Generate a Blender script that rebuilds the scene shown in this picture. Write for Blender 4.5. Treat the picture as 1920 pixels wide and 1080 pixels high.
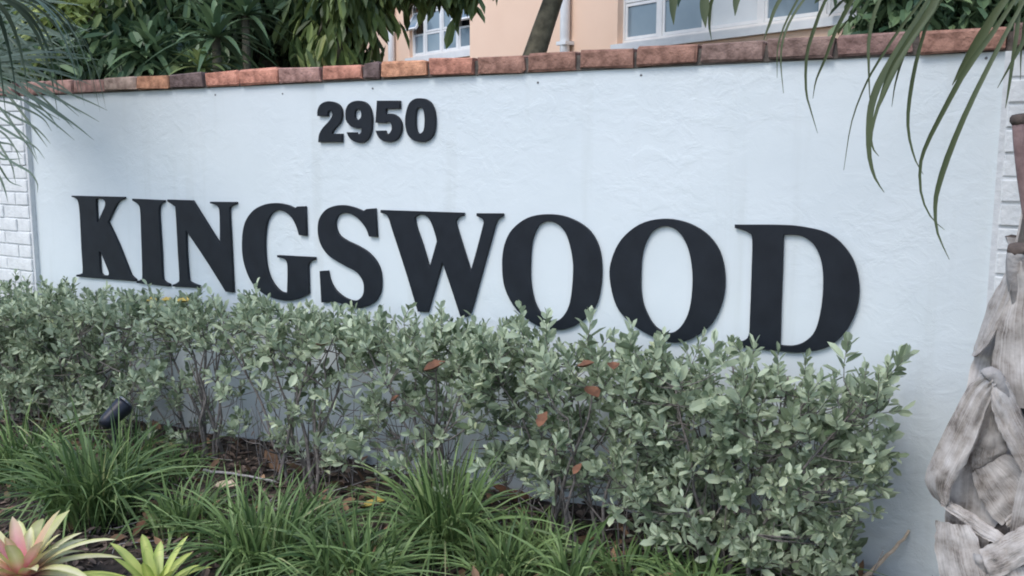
import bpy, bmesh, math, random
import numpy as np
from mathutils import Vector, Matrix

for o in list(bpy.data.objects):
    bpy.data.objects.remove(o)
scene = bpy.context.scene
COL = scene.collection
random.seed(7)
rng = np.random.default_rng(7)

# ------------------------------------------------------------------ camera
# X runs along the sign wall (to the right), Y goes into it, Z is up; wall face at Y = 0, soil at Z = 0.
FPX = 1752.85
YAW, PITCH, ROLL = math.radians(29.5375), math.radians(8.0893), math.radians(0.151)
CAM = np.array([1.4155, -2.9747, 1.2787])
_f = np.array([-math.sin(YAW) * math.cos(PITCH), math.cos(YAW) * math.cos(PITCH), -math.sin(PITCH)])
_r = np.array([math.cos(YAW), math.sin(YAW), 0.0])
_u = np.cross(_r, _f)
RIGHT = math.cos(ROLL) * _r + math.sin(ROLL) * _u
UP = -math.sin(ROLL) * _r + math.cos(ROLL) * _u
FWD = _f
cd = bpy.data.cameras.new('camera')
cd.sensor_width = 36.0
cd.lens = 36.0 * FPX / 1920.0
cd.clip_start = 0.05
cd.clip_end = 2000.0
cam = bpy.data.objects.new('camera', cd)
COL.objects.link(cam)
mw = Matrix.Identity(4)
for i in range(3):
    mw[i][0], mw[i][1], mw[i][2], mw[i][3] = RIGHT[i], UP[i], -FWD[i], CAM[i]
cam.matrix_world = mw
scene.camera = cam

# ------------------------------------------------------------------ sky, sun, exposure
SUN_EL, SUN_AZ = math.radians(52), math.radians(192)     # azimuth clockwise from +Y: light from in front, a little left
world = bpy.data.worlds.new('World')
scene.world = world
world.use_nodes = True
wn = world.node_tree
wn.nodes.clear()
sky = wn.nodes.new('ShaderNodeTexSky')
sky.sky_type = 'NISHITA'
sky.sun_disc = False
sky.sun_elevation = SUN_EL
sky.sun_rotation = SUN_AZ
sky.air_density = 1.0
sky.dust_density = 1.4
sky.ozone_density = 1.2
bg = wn.nodes.new('ShaderNodeBackground')
bg.inputs['Strength'].default_value = 0.15
wo = wn.nodes.new('ShaderNodeOutputWorld')
wn.links.new(sky.outputs[0], bg.inputs[0])
wn.links.new(bg.outputs[0], wo.inputs[0])
sl = bpy.data.lights.new('sun', 'SUN')
sl.energy = 0.75
sl.angle = math.radians(24)
sl.color = (1.0, 0.975, 0.94)
sun = bpy.data.objects.new('sun', sl)
COL.objects.link(sun)
sdir = Vector((math.sin(SUN_AZ) * math.cos(SUN_EL), math.cos(SUN_AZ) * math.cos(SUN_EL), math.sin(SUN_EL)))
sun.rotation_euler = sdir.to_track_quat('Z', 'Y').to_euler()
sun.location = (0, -6, 8)
vs = scene.view_settings
vs.view_transform = 'Standard'
vs.look = 'None'
vs.gamma = 1.0
vs.exposure = 0.88
scene.render.film_transparent = False
scene.cycles.pixel_filter_type = 'BLACKMAN_HARRIS'
scene.cycles.filter_width = 1.9
scene.cycles.max_bounces = 8
scene.cycles.transparent_max_bounces = 8

# ------------------------------------------------------------------ pixel -> direction (photo is 1920 x 1080)
def ray(px, py):
    return FWD + RIGHT * (px - 960) / FPX + UP * (540 - py) / FPX
def atY(px, py, Y=0.0):
    d = ray(px, py); return CAM + d * ((Y - CAM[1]) / d[1])
def atZ(px, py, Z=0.0):
    d = ray(px, py); return CAM + d * ((Z - CAM[2]) / d[2])
def atPlane(px, py, P, n):
    d = ray(px, py); return CAM + d * (np.dot(np.array(P) - CAM, n) / np.dot(d, n))
def atD(px, py, depth):
    return CAM + ray(px, py) * depth

# ------------------------------------------------------------------ object helpers
def link(o, parent=None):
    COL.objects.link(o)
    if parent is not None:
        o.parent = parent
    return o
def tag(o, label=None, cat=None, group=None, kind=None):
    if label: o['label'] = label
    if cat: o['category'] = cat
    if group: o['group'] = group
    if kind: o['kind'] = kind
    return o
def empty(name, loc, label=None, cat=None, group=None):
    o = bpy.data.objects.new(name, None)
    o.location = loc
    o.empty_display_size = 0.1
    link(o)
    return tag(o, label, cat, group)
def mesh_obj(name, verts, faces, mat, parent=None, smooth=False, cols=None, world_coords=True):
    me = bpy.data.meshes.new(name)
    v = np.asarray(verts, dtype=float)
    if parent is not None and world_coords:
        v = v - world_loc(parent)
    me.from_pydata([tuple(a) for a in v], [], [tuple(int(i) for i in f) for f in faces])
    me.update()
    if smooth:
        me.polygons.foreach_set('use_smooth', [True] * len(me.polygons))
    if cols is not None:
        at = me.color_attributes.new('Col', 'FLOAT_COLOR', 'POINT')
        c = np.ones((len(v), 4)); c[:, :3] = cols
        at.data.foreach_set('color', c.ravel())
    if mat is not None:
        me.materials.append(mat)
    o = bpy.data.objects.new(name, me)
    return link(o, parent)
def world_loc(o):
    p = np.zeros(3)
    while o is not None:
        p += np.array(o.location); o = o.parent
    return p
def shared(name, me, loc, parent=None, rot=(0, 0, 0)):
    o = bpy.data.objects.new(name, me)
    o.location = tuple(np.array(loc) - (world_loc(parent) if parent is not None else 0))
    o.rotation_euler = rot
    return link(o, parent)

class MB:
    """collects geometry for one mesh object"""
    def __init__(s): s.v, s.f, s.c = [], [], []
    def add(s, V, F, C=None):
        n = len(s.v)
        s.v.extend([tuple(map(float, a)) for a in V])
        s.f.extend([tuple(int(i) + n for i in f) for f in F])
        if C is not None: s.c.extend([tuple(c) for c in C])
    def box(s, x0, x1, y0, y1, z0, z1, M=None):
        V = [(x0,y0,z0),(x1,y0,z0),(x1,y1,z0),(x0,y1,z0),(x0,y0,z1),(x1,y0,z1),(x1,y1,z1),(x0,y1,z1)]
        if M is not None: V = [M(np.array(a)) for a in V]
        s.add(V, [(0,3,2,1),(4,5,6,7),(0,1,5,4),(1,2,6,5),(2,3,7,6),(3,0,4,7)])
    def tube(s, P, R, n=6, cap=True):
        P = [np.array(p, float) for p in P]
        V, F = [], []
        prev = None
        for i, p in enumerate(P):
            t = P[min(i + 1, len(P) - 1)] - P[max(i - 1, 0)]
            t = t / (np.linalg.norm(t) + 1e-9)
            a = np.array([1.0, 0, 0]) if abs(t[0]) < 0.9 else np.array([0, 1.0, 0])
            if prev is not None: a = prev
            a = a - t * np.dot(a, t); a /= (np.linalg.norm(a) + 1e-9); prev = a
            b = np.cross(t, a)
            r = R[i] if hasattr(R, '__len__') else R
            for k in range(n):
                w = 2 * math.pi * k / n
                V.append(p + r * (math.cos(w) * a + math.sin(w) * b))
        for i in range(len(P) - 1):
            for k in range(n):
                F.append((i*n+k, i*n+(k+1)%n, (i+1)*n+(k+1)%n, (i+1)*n+k))
        if cap:
            F.append(tuple(range(n))[::-1]); F.append(tuple((len(P)-1)*n + k for k in range(n)))
        s.add(V, F)
    def ribbon(s, P, W, N, fold=0.25, cols=None):
        """V-folded strap; N = facing normal, W = half widths"""
        P = np.array(P, float); n = len(P)
        T = np.gradient(P, axis=0); T /= (np.linalg.norm(T, axis=1)[:, None] + 1e-9)
        N = np.array(N, float)
        if N.ndim == 1: N = np.repeat(N[None], n, 0)
        S = np.cross(T, N); S /= (np.linalg.norm(S, axis=1)[:, None] + 1e-9)
        Nn = np.cross(S, T)
        W = np.asarray(W, float)[:, None]
        L = P - S * W + Nn * W * fold; Rr = P + S * W + Nn * W * fold
        V = np.stack([L, P, Rr], 1).reshape(-1, 3)
        F = []
        for i in range(n - 1):
            a = i * 3; b = a + 3
            F += [(a, a+1, b+1, b), (a+1, a+2, b+2, b+1)]
        s.add(V, F, cols)
    def build(s, name, mat, parent=None, smooth=False):
        return mesh_obj(name, s.v, s.f, mat, parent, smooth, s.c if s.c else None)

def catmull(P, n):
    P = np.array(P, float)
    if len(P) == 2: return P[0] + (P[1] - P[0]) * np.linspace(0, 1, n)[:, None]
    Q = np.vstack([2*P[0]-P[1], P, 2*P[-1]-P[-2]])
    out = []
    m = len(P) - 1
    for t in np.linspace(0, m, n):
        i = min(int(t), m - 1); u = t - i
        a, b, c, d = Q[i], Q[i+1], Q[i+2], Q[i+3]
        out.append(0.5*((2*b)+(-a+c)*u+(2*a-5*b+4*c-d)*u*u+(-a+3*b-3*c+d)*u**3))
    return np.array(out)

def unit(v):
    v = np.asarray(v, float)
    return v / (np.linalg.norm(v, axis=-1, keepdims=True) + 1e-9)

def leaves(P, A, N, L, W, fold=0.25, curl=0.15):
    """many elliptic leaves folded on the midrib, two quads each"""
    P, A = np.asarray(P, float), unit(A)
    S = unit(np.cross(A, N)); Nn = np.cross(S, A)
    L = np.asarray(L)[:, None]; W = np.asarray(W)[:, None]
    def pt(t, s):
        return P + A * L * t + S * W * s + Nn * (W * abs(s) * fold - L * curl * t * t)
    V = np.stack([pt(0,0), pt(.30,.82), pt(.74,.88), pt(1,0), pt(.74,-.88), pt(.30,-.82)], 1).reshape(-1, 3)
    b = np.arange(len(P)) * 6
    F = np.concatenate([np.stack([b, b+1, b+2, b+3], 1), np.stack([b+3, b+4, b+5, b], 1)])
    return V, F

# ------------------------------------------------------------------ materials
def mat(name, c1, c2, rough=0.7, scale=8.0, bump=0.0, bscale=40.0, island=False, transl=0.0,
        spec=0.4, detail=6.0, vcol=False, objcol=False, c3=None):
    m = bpy.data.materials.new(name); m.use_nodes = True
    nt = m.node_tree; N = nt.nodes; Lk = nt.links
    b = N['Principled BSDF']; out = N['Material Output']
    b.inputs['Roughness'].default_value = rough
    b.inputs['Specular IOR Level'].default_value = spec
    tc = N.new('ShaderNodeTexCoord')
    nz = N.new('ShaderNodeTexNoise'); nz.inputs['Scale'].default_value = scale; nz.inputs['Detail'].default_value = detail
    Lk.new(tc.outputs['Object'], nz.inputs['Vector'])
    rp = N.new('ShaderNodeValToRGB')
    rp.color_ramp.elements[0].color = (*c1, 1); rp.color_ramp.elements[1].color = (*c2, 1)
    rp.color_ramp.elements[0].position = 0.3; rp.color_ramp.elements[1].position = 0.72
    fac = nz.outputs['Fac']
    if island:
        gm = N.new('ShaderNodeNewGeometry')
        mx = N.new('ShaderNodeMath'); mx.operation = 'MULTIPLY_ADD'
        mx.inputs[1].default_value = 0.65
        sc = N.new('ShaderNodeMath'); sc.operation = 'MULTIPLY'; sc.inputs[1].default_value = 0.35
        Lk.new(nz.outputs['Fac'], sc.inputs[0])
        Lk.new(gm.outputs['Random Per Island'], mx.inputs[0]); Lk.new(sc.outputs[0], mx.inputs[2])
        fac = mx.outputs[0]
        rp.color_ramp.elements[0].position = 0.15; rp.color_ramp.elements[1].position = 0.85
        if c3 is not None:
            e = rp.color_ramp.elements.new(0.90); e.color = (*c3, 1)
            rp.color_ramp.elements[1].position = 0.8
    Lk.new(fac, rp.inputs['Fac'])
    colr = rp.outputs['Color']
    if vcol or objcol:
        if vcol:
            a = N.new('ShaderNodeVertexColor'); a.layer_name = 'Col'
        else:
            a = N.new('ShaderNodeObjectInfo')
        mm = N.new('ShaderNodeMix'); mm.data_type = 'RGBA'; mm.blend_type = 'MULTIPLY'
        mm.inputs['Factor'].default_value = 1.0
        Lk.new(a.outputs['Color'], mm.inputs['A']); Lk.new(colr, mm.inputs['B'])
        colr = mm.outputs['Result']
    Lk.new(colr, b.inputs['Base Color'])
    if bump:
        n2 = N.new('ShaderNodeTexNoise'); n2.inputs['Scale'].default_value = bscale; n2.inputs['Detail'].default_value = 8
        Lk.new(tc.outputs['Object'], n2.inputs['Vector'])
        bp = N.new('ShaderNodeBump'); bp.inputs['Strength'].default_value = bump; bp.inputs['Distance'].default_value = 0.01
        Lk.new(n2.outputs['Fac'], bp.inputs['Height']); Lk.new(bp.outputs['Normal'], b.inputs['Normal'])
    if transl:
        t = N.new('ShaderNodeBsdfTranslucent'); Lk.new(colr, t.inputs['Color'])
        ms = N.new('ShaderNodeMixShader'); ms.inputs['Fac'].default_value = transl
        Lk.new(b.outputs[0], ms.inputs[1]); Lk.new(t.outputs[0], ms.inputs[2]); Lk.new(ms.outputs[0], out.inputs['Surface'])
    return m

M = {}
M['letter'] = mat('black_paint', (0.0035,0.006,0.011), (0.009,0.013,0.020), 0.5, 14, 0.08, 300, spec=0.34)
M['brick'] = mat('cap_brick_clay', (0.55,0.53,0.55), (1.62,1.72,1.85), 0.9, 20, 0.8, 70, objcol=True)
M['mortar'] = mat('dark_mortar', (0.07,0.06,0.055), (0.16,0.14,0.12), 0.95, 30, 0.5, 80)
M['whitebrick'] = mat('white_painted_brick', (0.66,0.67,0.66), (0.78,0.79,0.78), 0.8, 20, 0.4, 60)
M['whitejoint'] = mat('grey_white_joint', (0.58,0.595,0.60), (0.70,0.71,0.71), 0.9, 30, 0.3, 60)
M['soil'] = mat('dark_mulch_soil', (0.018,0.014,0.011), (0.075,0.055,0.042), 0.95, 22, 0.9, 50)
M['chips'] = mat('mulch_chips', (0.05,0.036,0.03), (0.22,0.16,0.125), 0.9, 30, island=True, c3=(0.40,0.31,0.24))
M['litter'] = mat('dry_leaf_litter', (0.09,0.05,0.03), (0.36,0.22,0.13), 0.85, 30, island=True, c3=(0.56,0.44,0.26))
M['hedge'] = mat('silver_green_leaf', (0.105,0.15,0.075), (0.60,0.68,0.48), 0.5, 6, island=True, transl=0.28, spec=0.35, c3=(0.74,0.76,0.44))
M['stem'] = mat('grey_brown_bark', (0.10,0.088,0.08), (0.27,0.24,0.22), 0.9, 60, 0.4, 120)
M['grass'] = mat('liriope_blade', (0.05,0.10,0.032), (0.235,0.335,0.12), 0.45, 4, island=True, transl=0.2, spec=0.4, c3=(0.58,0.50,0.28))
M['brom'] = mat('bromeliad_leaf', (0.92,0.92,0.92), (1.03,1.03,1.03), 0.38, 25, vcol=True, transl=0.15, spec=0.5)
M['palm'] = mat('palm_leaflet', (0.05,0.07,0.032), (0.12,0.145,0.065), 0.45, 10, island=True, transl=0.2)
M['palmdark'] = mat('blue_green_palm_leaflet', (0.06,0.10,0.07), (0.17,0.225,0.155), 0.45, 10, island=True, transl=0.15)
M['petiole'] = mat('palm_petiole', (0.10,0.12,0.04), (0.18,0.18,0.08), 0.5, 20)
M['boot'] = mat('dry_palm_sheath', (0.24,0.22,0.205), (0.50,0.475,0.45), 0.85, 14, 0.7, 45)
M['petred'] = mat('reddish_petiole', (0.20,0.125,0.115), (0.34,0.23,0.215), 0.8, 20, 0.4, 60)
M['bootcut'] = mat('cut_palm_stub', (0.05,0.042,0.038), (0.16,0.12,0.10), 0.9, 30, 0.6, 60)
M['core'] = mat('palm_trunk_fibre', (0.03,0.027,0.025), (0.12,0.105,0.098), 0.95, 18, 0.8, 60)
M['dark'] = mat('dark_evergreen_leaf', (0.035,0.075,0.04), (0.16,0.235,0.11), 0.4, 2, island=True, transl=0.15, c3=(0.27,0.32,0.14))
M['mango'] = mat('long_hanging_leaf', (0.06,0.10,0.035), (0.22,0.28,0.09), 0.4, 2, island=True, transl=0.2, c3=(0.42,0.40,0.16))
M['lime'] = mat('sunlit_yellow_green_leaf', (0.30,0.38,0.12), (0.62,0.66,0.28), 0.45, 2, island=True, transl=0.3)  # yellow-green leaves, brightened so the colour itself carries the sunlight on them
M['trunk'] = mat('olive_brown_bark', (0.055,0.05,0.033), (0.15,0.135,0.09), 0.9, 14, 0.8, 40)
M['peach'] = mat('peach_render', (0.82,0.58,0.43), (0.88,0.64,0.485), 0.9, 1.2, 0.25, 120)
M['whiteframe'] = mat('white_window_frame', (0.70,0.72,0.73), (0.78,0.80,0.80), 0.5, 10)
M['pane'] = mat('dark_window_glass', (0.15,0.215,0.27), (0.24,0.31,0.36), 0.06, 1.5, spec=0.6)
M['blind'] = mat('pale_blind_behind_glass', (0.52,0.56,0.58), (0.70,0.73,0.74), 0.12, 2, spec=0.6)
M['roof'] = mat('grey_roof', (0.2,0.19,0.18), (0.3,0.29,0.28), 0.9, 5)
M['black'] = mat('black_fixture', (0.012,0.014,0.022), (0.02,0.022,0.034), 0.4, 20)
M['lens'] = mat('fixture_glass', (0.10,0.11,0.12), (0.16,0.17,0.18), 0.1, 20)
M['deadleaf'] = mat('dry_brown_leaf', (0.10,0.045,0.026), (0.26,0.12,0.065), 0.8, 40)
M['yellowleaf'] = mat('yellow_leaf', (0.38,0.27,0.05), (0.58,0.45,0.12), 0.6, 40)
M['stick'] = mat('pale_dry_stick', (0.48,0.36,0.25), (0.70,0.57,0.43), 0.8, 40, 0.3, 100)
M['greystick'] = mat('grey_dry_stick', (0.28,0.26,0.25), (0.46,0.44,0.42), 0.85, 40, 0.3, 100)
M['hole'] = mat('dark_anchor_hole', (0.10,0.10,0.105), (0.2,0.2,0.205), 0.9, 30)

def fibre():
    m = bpy.data.materials.new('dry_palm_sheath'); m.use_nodes = True
    nt = m.node_tree; N = nt.nodes; Lk = nt.links
    b = N['Principled BSDF']; b.inputs['Roughness'].default_value = 0.85; b.inputs['Specular IOR Level'].default_value = 0.2
    tc = N.new('ShaderNodeTexCoord')
    mp = N.new('ShaderNodeMapping'); mp.inputs['Scale'].default_value = (46, 1.1, 1)
    Lk.new(tc.outputs['UV'], mp.inputs['Vector'])
    n1 = N.new('ShaderNodeTexNoise'); n1.inputs['Scale'].default_value = 1.0; n1.inputs['Detail'].default_value = 6; n1.inputs['Roughness'].default_value = 0.7
    Lk.new(mp.outputs[0], n1.inputs['Vector'])
    n2 = N.new('ShaderNodeTexNoise'); n2.inputs['Scale'].default_value = 13; n2.inputs['Detail'].default_value = 9; n2.inputs['Roughness'].default_value = 0.65
    Lk.new(tc.outputs['Object'], n2.inputs['Vector'])
    ad = N.new('ShaderNodeMath'); ad.operation = 'MULTIPLY_ADD'; ad.inputs[1].default_value = 0.36
    h2 = N.new('ShaderNodeMath'); h2.operation = 'MULTIPLY'; h2.inputs[1].default_value = 0.64
    Lk.new(n2.outputs['Fac'], h2.inputs[0]); Lk.new(n1.outputs['Fac'], ad.inputs[0]); Lk.new(h2.outputs[0], ad.inputs[2])
    rp = N.new('ShaderNodeValToRGB')
    rp.color_ramp.elements[0].position = 0.37; rp.color_ramp.elements[0].color = (0.12, 0.098, 0.082, 1)
    rp.color_ramp.elements[1].position = 0.62; rp.color_ramp.elements[1].color = (0.66, 0.62, 0.58, 1)
    e = rp.color_ramp.elements.new(0.47); e.color = (0.40, 0.36, 0.325, 1)
    Lk.new(ad.outputs[0], rp.inputs['Fac']); Lk.new(rp.outputs['Color'], b.inputs['Base Color'])
    bp = N.new('ShaderNodeBump'); bp.inputs['Strength'].default_value = 0.7; bp.inputs['Distance'].default_value = 0.003
    Lk.new(ad.outputs[0], bp.inputs['Height']); Lk.new(bp.outputs['Normal'], b.inputs['Normal'])
    return m
M['fibre'] = fibre()

def stucco():
    m = bpy.data.materials.new('white_stucco'); m.use_nodes = True
    nt = m.node_tree; N = nt.nodes; Lk = nt.links
    b = N['Principled BSDF']; b.inputs['Roughness'].default_value = 0.75
    b.inputs['Specular IOR Level'].default_value = 0.25
    tc = N.new('ShaderNodeTexCoord')
    n1 = N.new('ShaderNodeTexNoise'); n1.inputs['Scale'].default_value = 2.2; n1.inputs['Detail'].default_value = 8; n1.inputs['Roughness'].default_value = 0.65
    Lk.new(tc.outputs['Object'], n1.inputs['Vector'])
    rp = N.new('ShaderNodeValToRGB')
    rp.color_ramp.elements[0].position = 0.25; rp.color_ramp.elements[0].color = (0.625, 0.68, 0.69, 1)
    rp.color_ramp.elements[1].position = 0.6; rp.color_ramp.elements[1].color = (0.68, 0.73, 0.74, 1)
    Lk.new(n1.outputs['Fac'], rp.inputs['Fac'])
    # faint rain streaks and old dirt with soft edges
    ms = N.new('ShaderNodeMapping'); ms.inputs['Scale'].default_value = (9.0, 1.0, 0.55)
    Lk.new(tc.outputs['Object'], ms.inputs['Vector'])
    ns = N.new('ShaderNodeTexNoise'); ns.inputs['Scale'].default_value = 1.0; ns.inputs['Detail'].default_value = 7; ns.inputs['Roughness'].default_value = 0.6
    Lk.new(ms.outputs[0], ns.inputs['Vector'])
    rs = N.new('ShaderNodeValToRGB'); rs.color_ramp.elements[0].position = 0.56; rs.color_ramp.elements[0].color = (1,1,1,1)
    rs.color_ramp.elements[1].position = 0.78; rs.color_ramp.elements[1].color = (0.91,0.905,0.885,1)
    Lk.new(ns.outputs['Fac'], rs.inputs['Fac'])
    mu = N.new('ShaderNodeMix'); mu.data_type = 'RGBA'; mu.blend_type = 'MULTIPLY'; mu.inputs['Factor'].default_value = 1.0
    Lk.new(rp.outputs['Color'], mu.inputs['A']); Lk.new(rs.outputs['Color'], mu.inputs['B'])
    Lk.new(mu.outputs['Result'], b.inputs['Base Color'])
    # trowel marks: stretched, distorted ridges plus fine sand
    mp = N.new('ShaderNodeMapping'); mp.inputs['Rotation'].default_value = (0, math.radians(35), 0); mp.inputs['Scale'].default_value = (1.0, 1.0, 1.35)
    Lk.new(tc.outputs['Object'], mp.inputs['Vector'])
    n2 = N.new('ShaderNodeTexNoise'); n2.inputs['Scale'].default_value = 12; n2.inputs['Detail'].default_value = 9; n2.inputs['Roughness'].default_value = 0.62; n2.inputs['Distortion'].default_value = 0.5
    Lk.new(mp.outputs[0], n2.inputs['Vector'])
    r2 = N.new('ShaderNodeValToRGB'); r2.color_ramp.elements[0].position = 0.42; r2.color_ramp.elements[1].position = 0.62
    Lk.new(n2.outputs['Fac'], r2.inputs['Fac'])
    n3 = N.new('ShaderNodeTexNoise'); n3.inputs['Scale'].default_value = 160; n3.inputs['Detail'].default_value = 3
    Lk.new(tc.outputs['Object'], n3.inputs['Vector'])
    ad = N.new('ShaderNodeMath'); ad.operation = 'MULTIPLY_ADD'; ad.inputs[1].default_value = 0.3
    Lk.new(n3.outputs['Fac'], ad.inputs[0]); Lk.new(r2.outputs['Color'], ad.inputs[2])
    n4 = N.new('ShaderNodeTexNoise'); n4.inputs['Scale'].default_value = 1.7; n4.inputs['Detail'].default_value = 3
    Lk.new(tc.outputs['Object'], n4.inputs['Vector'])
    r4 = N.new('ShaderNodeValToRGB'); r4.color_ramp.elements[0].position = 0.40; r4.color_ramp.elements[0].color = (.1,.1,.1,1); r4.color_ramp.elements[1].position = 0.66
    Lk.new(n4.outputs['Fac'], r4.inputs['Fac'])
    mk = N.new('ShaderNodeMath'); mk.operation = 'MULTIPLY'
    Lk.new(ad.outputs[0], mk.inputs[0]); Lk.new(r4.outputs['Color'], mk.inputs[1])
    bp = N.new('ShaderNodeBump'); bp.inputs['Strength'].default_value = 0.6; bp.inputs['Distance'].default_value = 0.0022
    Lk.new(mk.outputs[0], bp.inputs['Height']); Lk.new(bp.outputs['Normal'], b.inputs['Normal'])
    return m
M['stucco'] = stucco()

# ------------------------------------------------------------------ ground
def hgt(x, y):
    return 0.018*math.sin(3.1*x+1.3*y)+0.014*math.sin(5.7*y-2.2*x+1)+0.008*math.sin(11*x+7*y)
def ground():
    xs = np.concatenate([[-300,-60,-20,-8], np.linspace(-4.2, 2.6, 90), [6,20,60,300]])
    ys = np.concatenate([[-300,-60,-12,-4], np.linspace(-2.4, 0.3, 40), [1,4,12,40,300]])
    V, F = [], []
    for y in ys:
        for x in xs:
            near = -4.3 < x < 2.7 and -2.5 < y < 0.35
            V.append((x, y, hgt(x, y) + random.uniform(-.006,.006) if near else 0.0))
    n = len(xs)
    for j in range(len(ys)-1):
        for i in range(n-1):
            F.append((j*n+i, j*n+i+1, (j+1)*n+i+1, (j+1)*n+i))
    o = mesh_obj('ground', V, F, M['soil'], None, True)
    tag(o, 'dark brown mulched soil of the planting bed', None, None, 'structure')
ground()

# ------------------------------------------------------------------ sign wall
CAPZ, CAPH = 1.570, 0.060
wall = empty('sign_wall', (-0.9, 0.1, 0), 'white stucco sign wall with brick coping and painted brick end piers', 'wall')
XL, XR = -3.085, 1.305
b = MB(); b.box(XL, XR, 0.0, 0.2, -0.15, CAPZ - 0.004)
b.build('stucco_panel', M['stucco'], wall)
b = MB(); b.box(-3.60, 1.80, 0.085, 0.205, CAPZ - 0.003, CAPZ + CAPH - 0.006); b.box(-3.60, 1.80, -0.008, 0.085, CAPZ - 0.003, CAPZ + CAPH - 0.012)
b.build('coping_mortar', M['mortar'], wall)

def brick_mesh(L, H, D, seed, chip=0.003, bev=0.004):
    r = random.Random(seed)
    bm = bmesh.new()
    bmesh.ops.create_cube(bm, size=1.0)
    for v in bm.verts:
        v.co = Vector((v.co.x*L, v.co.y*D, v.co.z*H))
    bmesh.ops.bevel(bm, geom=bm.edges[:], offset=bev, segments=1, affect='EDGES')
    for v in bm.verts:
        v.co += Vector((r.uniform(-chip, chip), r.uniform(-chip, chip)*.6, r.uniform(-chip, chip)))
    me = bpy.data.meshes.new('brick'); bm.to_mesh(me); bm.free()
    return me

JX = [137,195,257,318,383,447,522,602,680,713,802,892,985,1083,1190,1310,1435,1565,1715,1893]
edges = [atY(x, 183.5 - 0.0495*x, -0.02)[0] for x in JX]
while edges[0] > -3.5: edges.insert(0, edges[0] - 0.213)
while edges[-1] < 1.75: edges.append(edges[-1] + 0.213)
PAL = {'salmon': (0.46,0.20,0.13), 'orange': (0.47,0.225,0.125), 'pink': (0.36,0.20,0.155), 'tan': (0.33,0.23,0.17),
       'dark': (0.15,0.10,0.085), 'brown': (0.28,0.145,0.10), 'dull': (0.22,0.14,0.11), 'maroon': (0.22,0.13,0.105)}
SEQ = ['pink','pink','pink','tan','orange','dark','salmon','salmon','pink','salmon','dark','orange','salmon','brown','brown','brown','brown','dull','dull','maroon','brown','dull','brown','dull']
i0 = 0
first = next(i for i, e in enumerate(edges) if abs(e - atY(137, 183.5-0.0495*137, -0.02)[0]) < 1e-6)
for i in range(len(edges) - 1):
    L = edges[i+1] - edges[i] - random.uniform(0.009, 0.017)
    xm = 0.5 * (edges[i] + edges[i+1])
    k = i - first + 2
    key = SEQ[k] if 0 <= k < len(SEQ) else 'pink'
    H = CAPH + random.uniform(-0.003, 0.002)
    me = brick_mesh(L, H, 0.10, i, 0.0048, 0.005); me.materials.append(M['brick'])
    onp = xm < XL or xm > XR
    o = shared('brick', me, (xm, (0.028 if not onp else -0.002) + random.uniform(-.004,.004), CAPZ + H/2 + random.uniform(-.001,.003)), wall,
               (random.uniform(-.012,.012), random.uniform(-.010,.010), random.uniform(-.012,.012)))
    c = PAL[key]; j = random.uniform(.88, 1.12)
    o.color = (c[0]*j, c[1]*j, c[2]*j, 1)

# painted brick piers
full = brick_mesh(0.205, 0.060, 0.09, 101, 0.0015, 0.003); full.materials.append(M['whitebrick'])
half = brick_mesh(0.098, 0.060, 0.09, 102, 0.0015, 0.003); half.materials.append(M['whitebrick'])
for (x0, lab) in ((XL - 0.432, 'left'), (XR + 0.002, 'right')):
    pm = MB(); pm.box(x0 - (0.012 if lab == 'right' else 0), x0 + 0.428 + (0.012 if lab == 'left' else 0), -0.026, 0.2, -0.15, CAPZ - 0.006)
    pier = pm.build('pier', M['whitejoint'], wall)
    for c in range(23):
        z = 0.034 + c * 0.0677
        if c % 2 == 0:
            xs = [(x0 + 0.1065, full), (x0 + 0.3205, full)]
        else:
            xs = [(x0 + 0.053, half), (x0 + 0.2135, full), (x0 + 0.374, half)]
        for x, me in xs:
            shared('brick', me, (x, 0.0125 + random.uniform(-.0025,.0025), z), pier, (0, random.uniform(-.006,.006), random.uniform(-.004,.004)))
# old anchor holes under the coping
for x, y in ((404,178),(530,176),(699,166),(1009,155),(1202,141),(1849,109)):
    p = atY(x, y, 0)
    b = MB(); w = [(p[0]+0.0045*math.cos(a)*random.uniform(.6,1.3), -0.0015, p[2]+0.004*math.sin(a)) for a in np.linspace(0, 2*math.pi, 9)[:-1]]
    w2 = [(v[0], 0.004, v[2]) for v in w]
    b.add(w + w2, [tuple(range(8))] + [(i, 8+i, 8+(i+1)%8, (i+1)%8) for i in range(8)])
    b.build('anchor_hole', M['hole'], wall)

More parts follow.
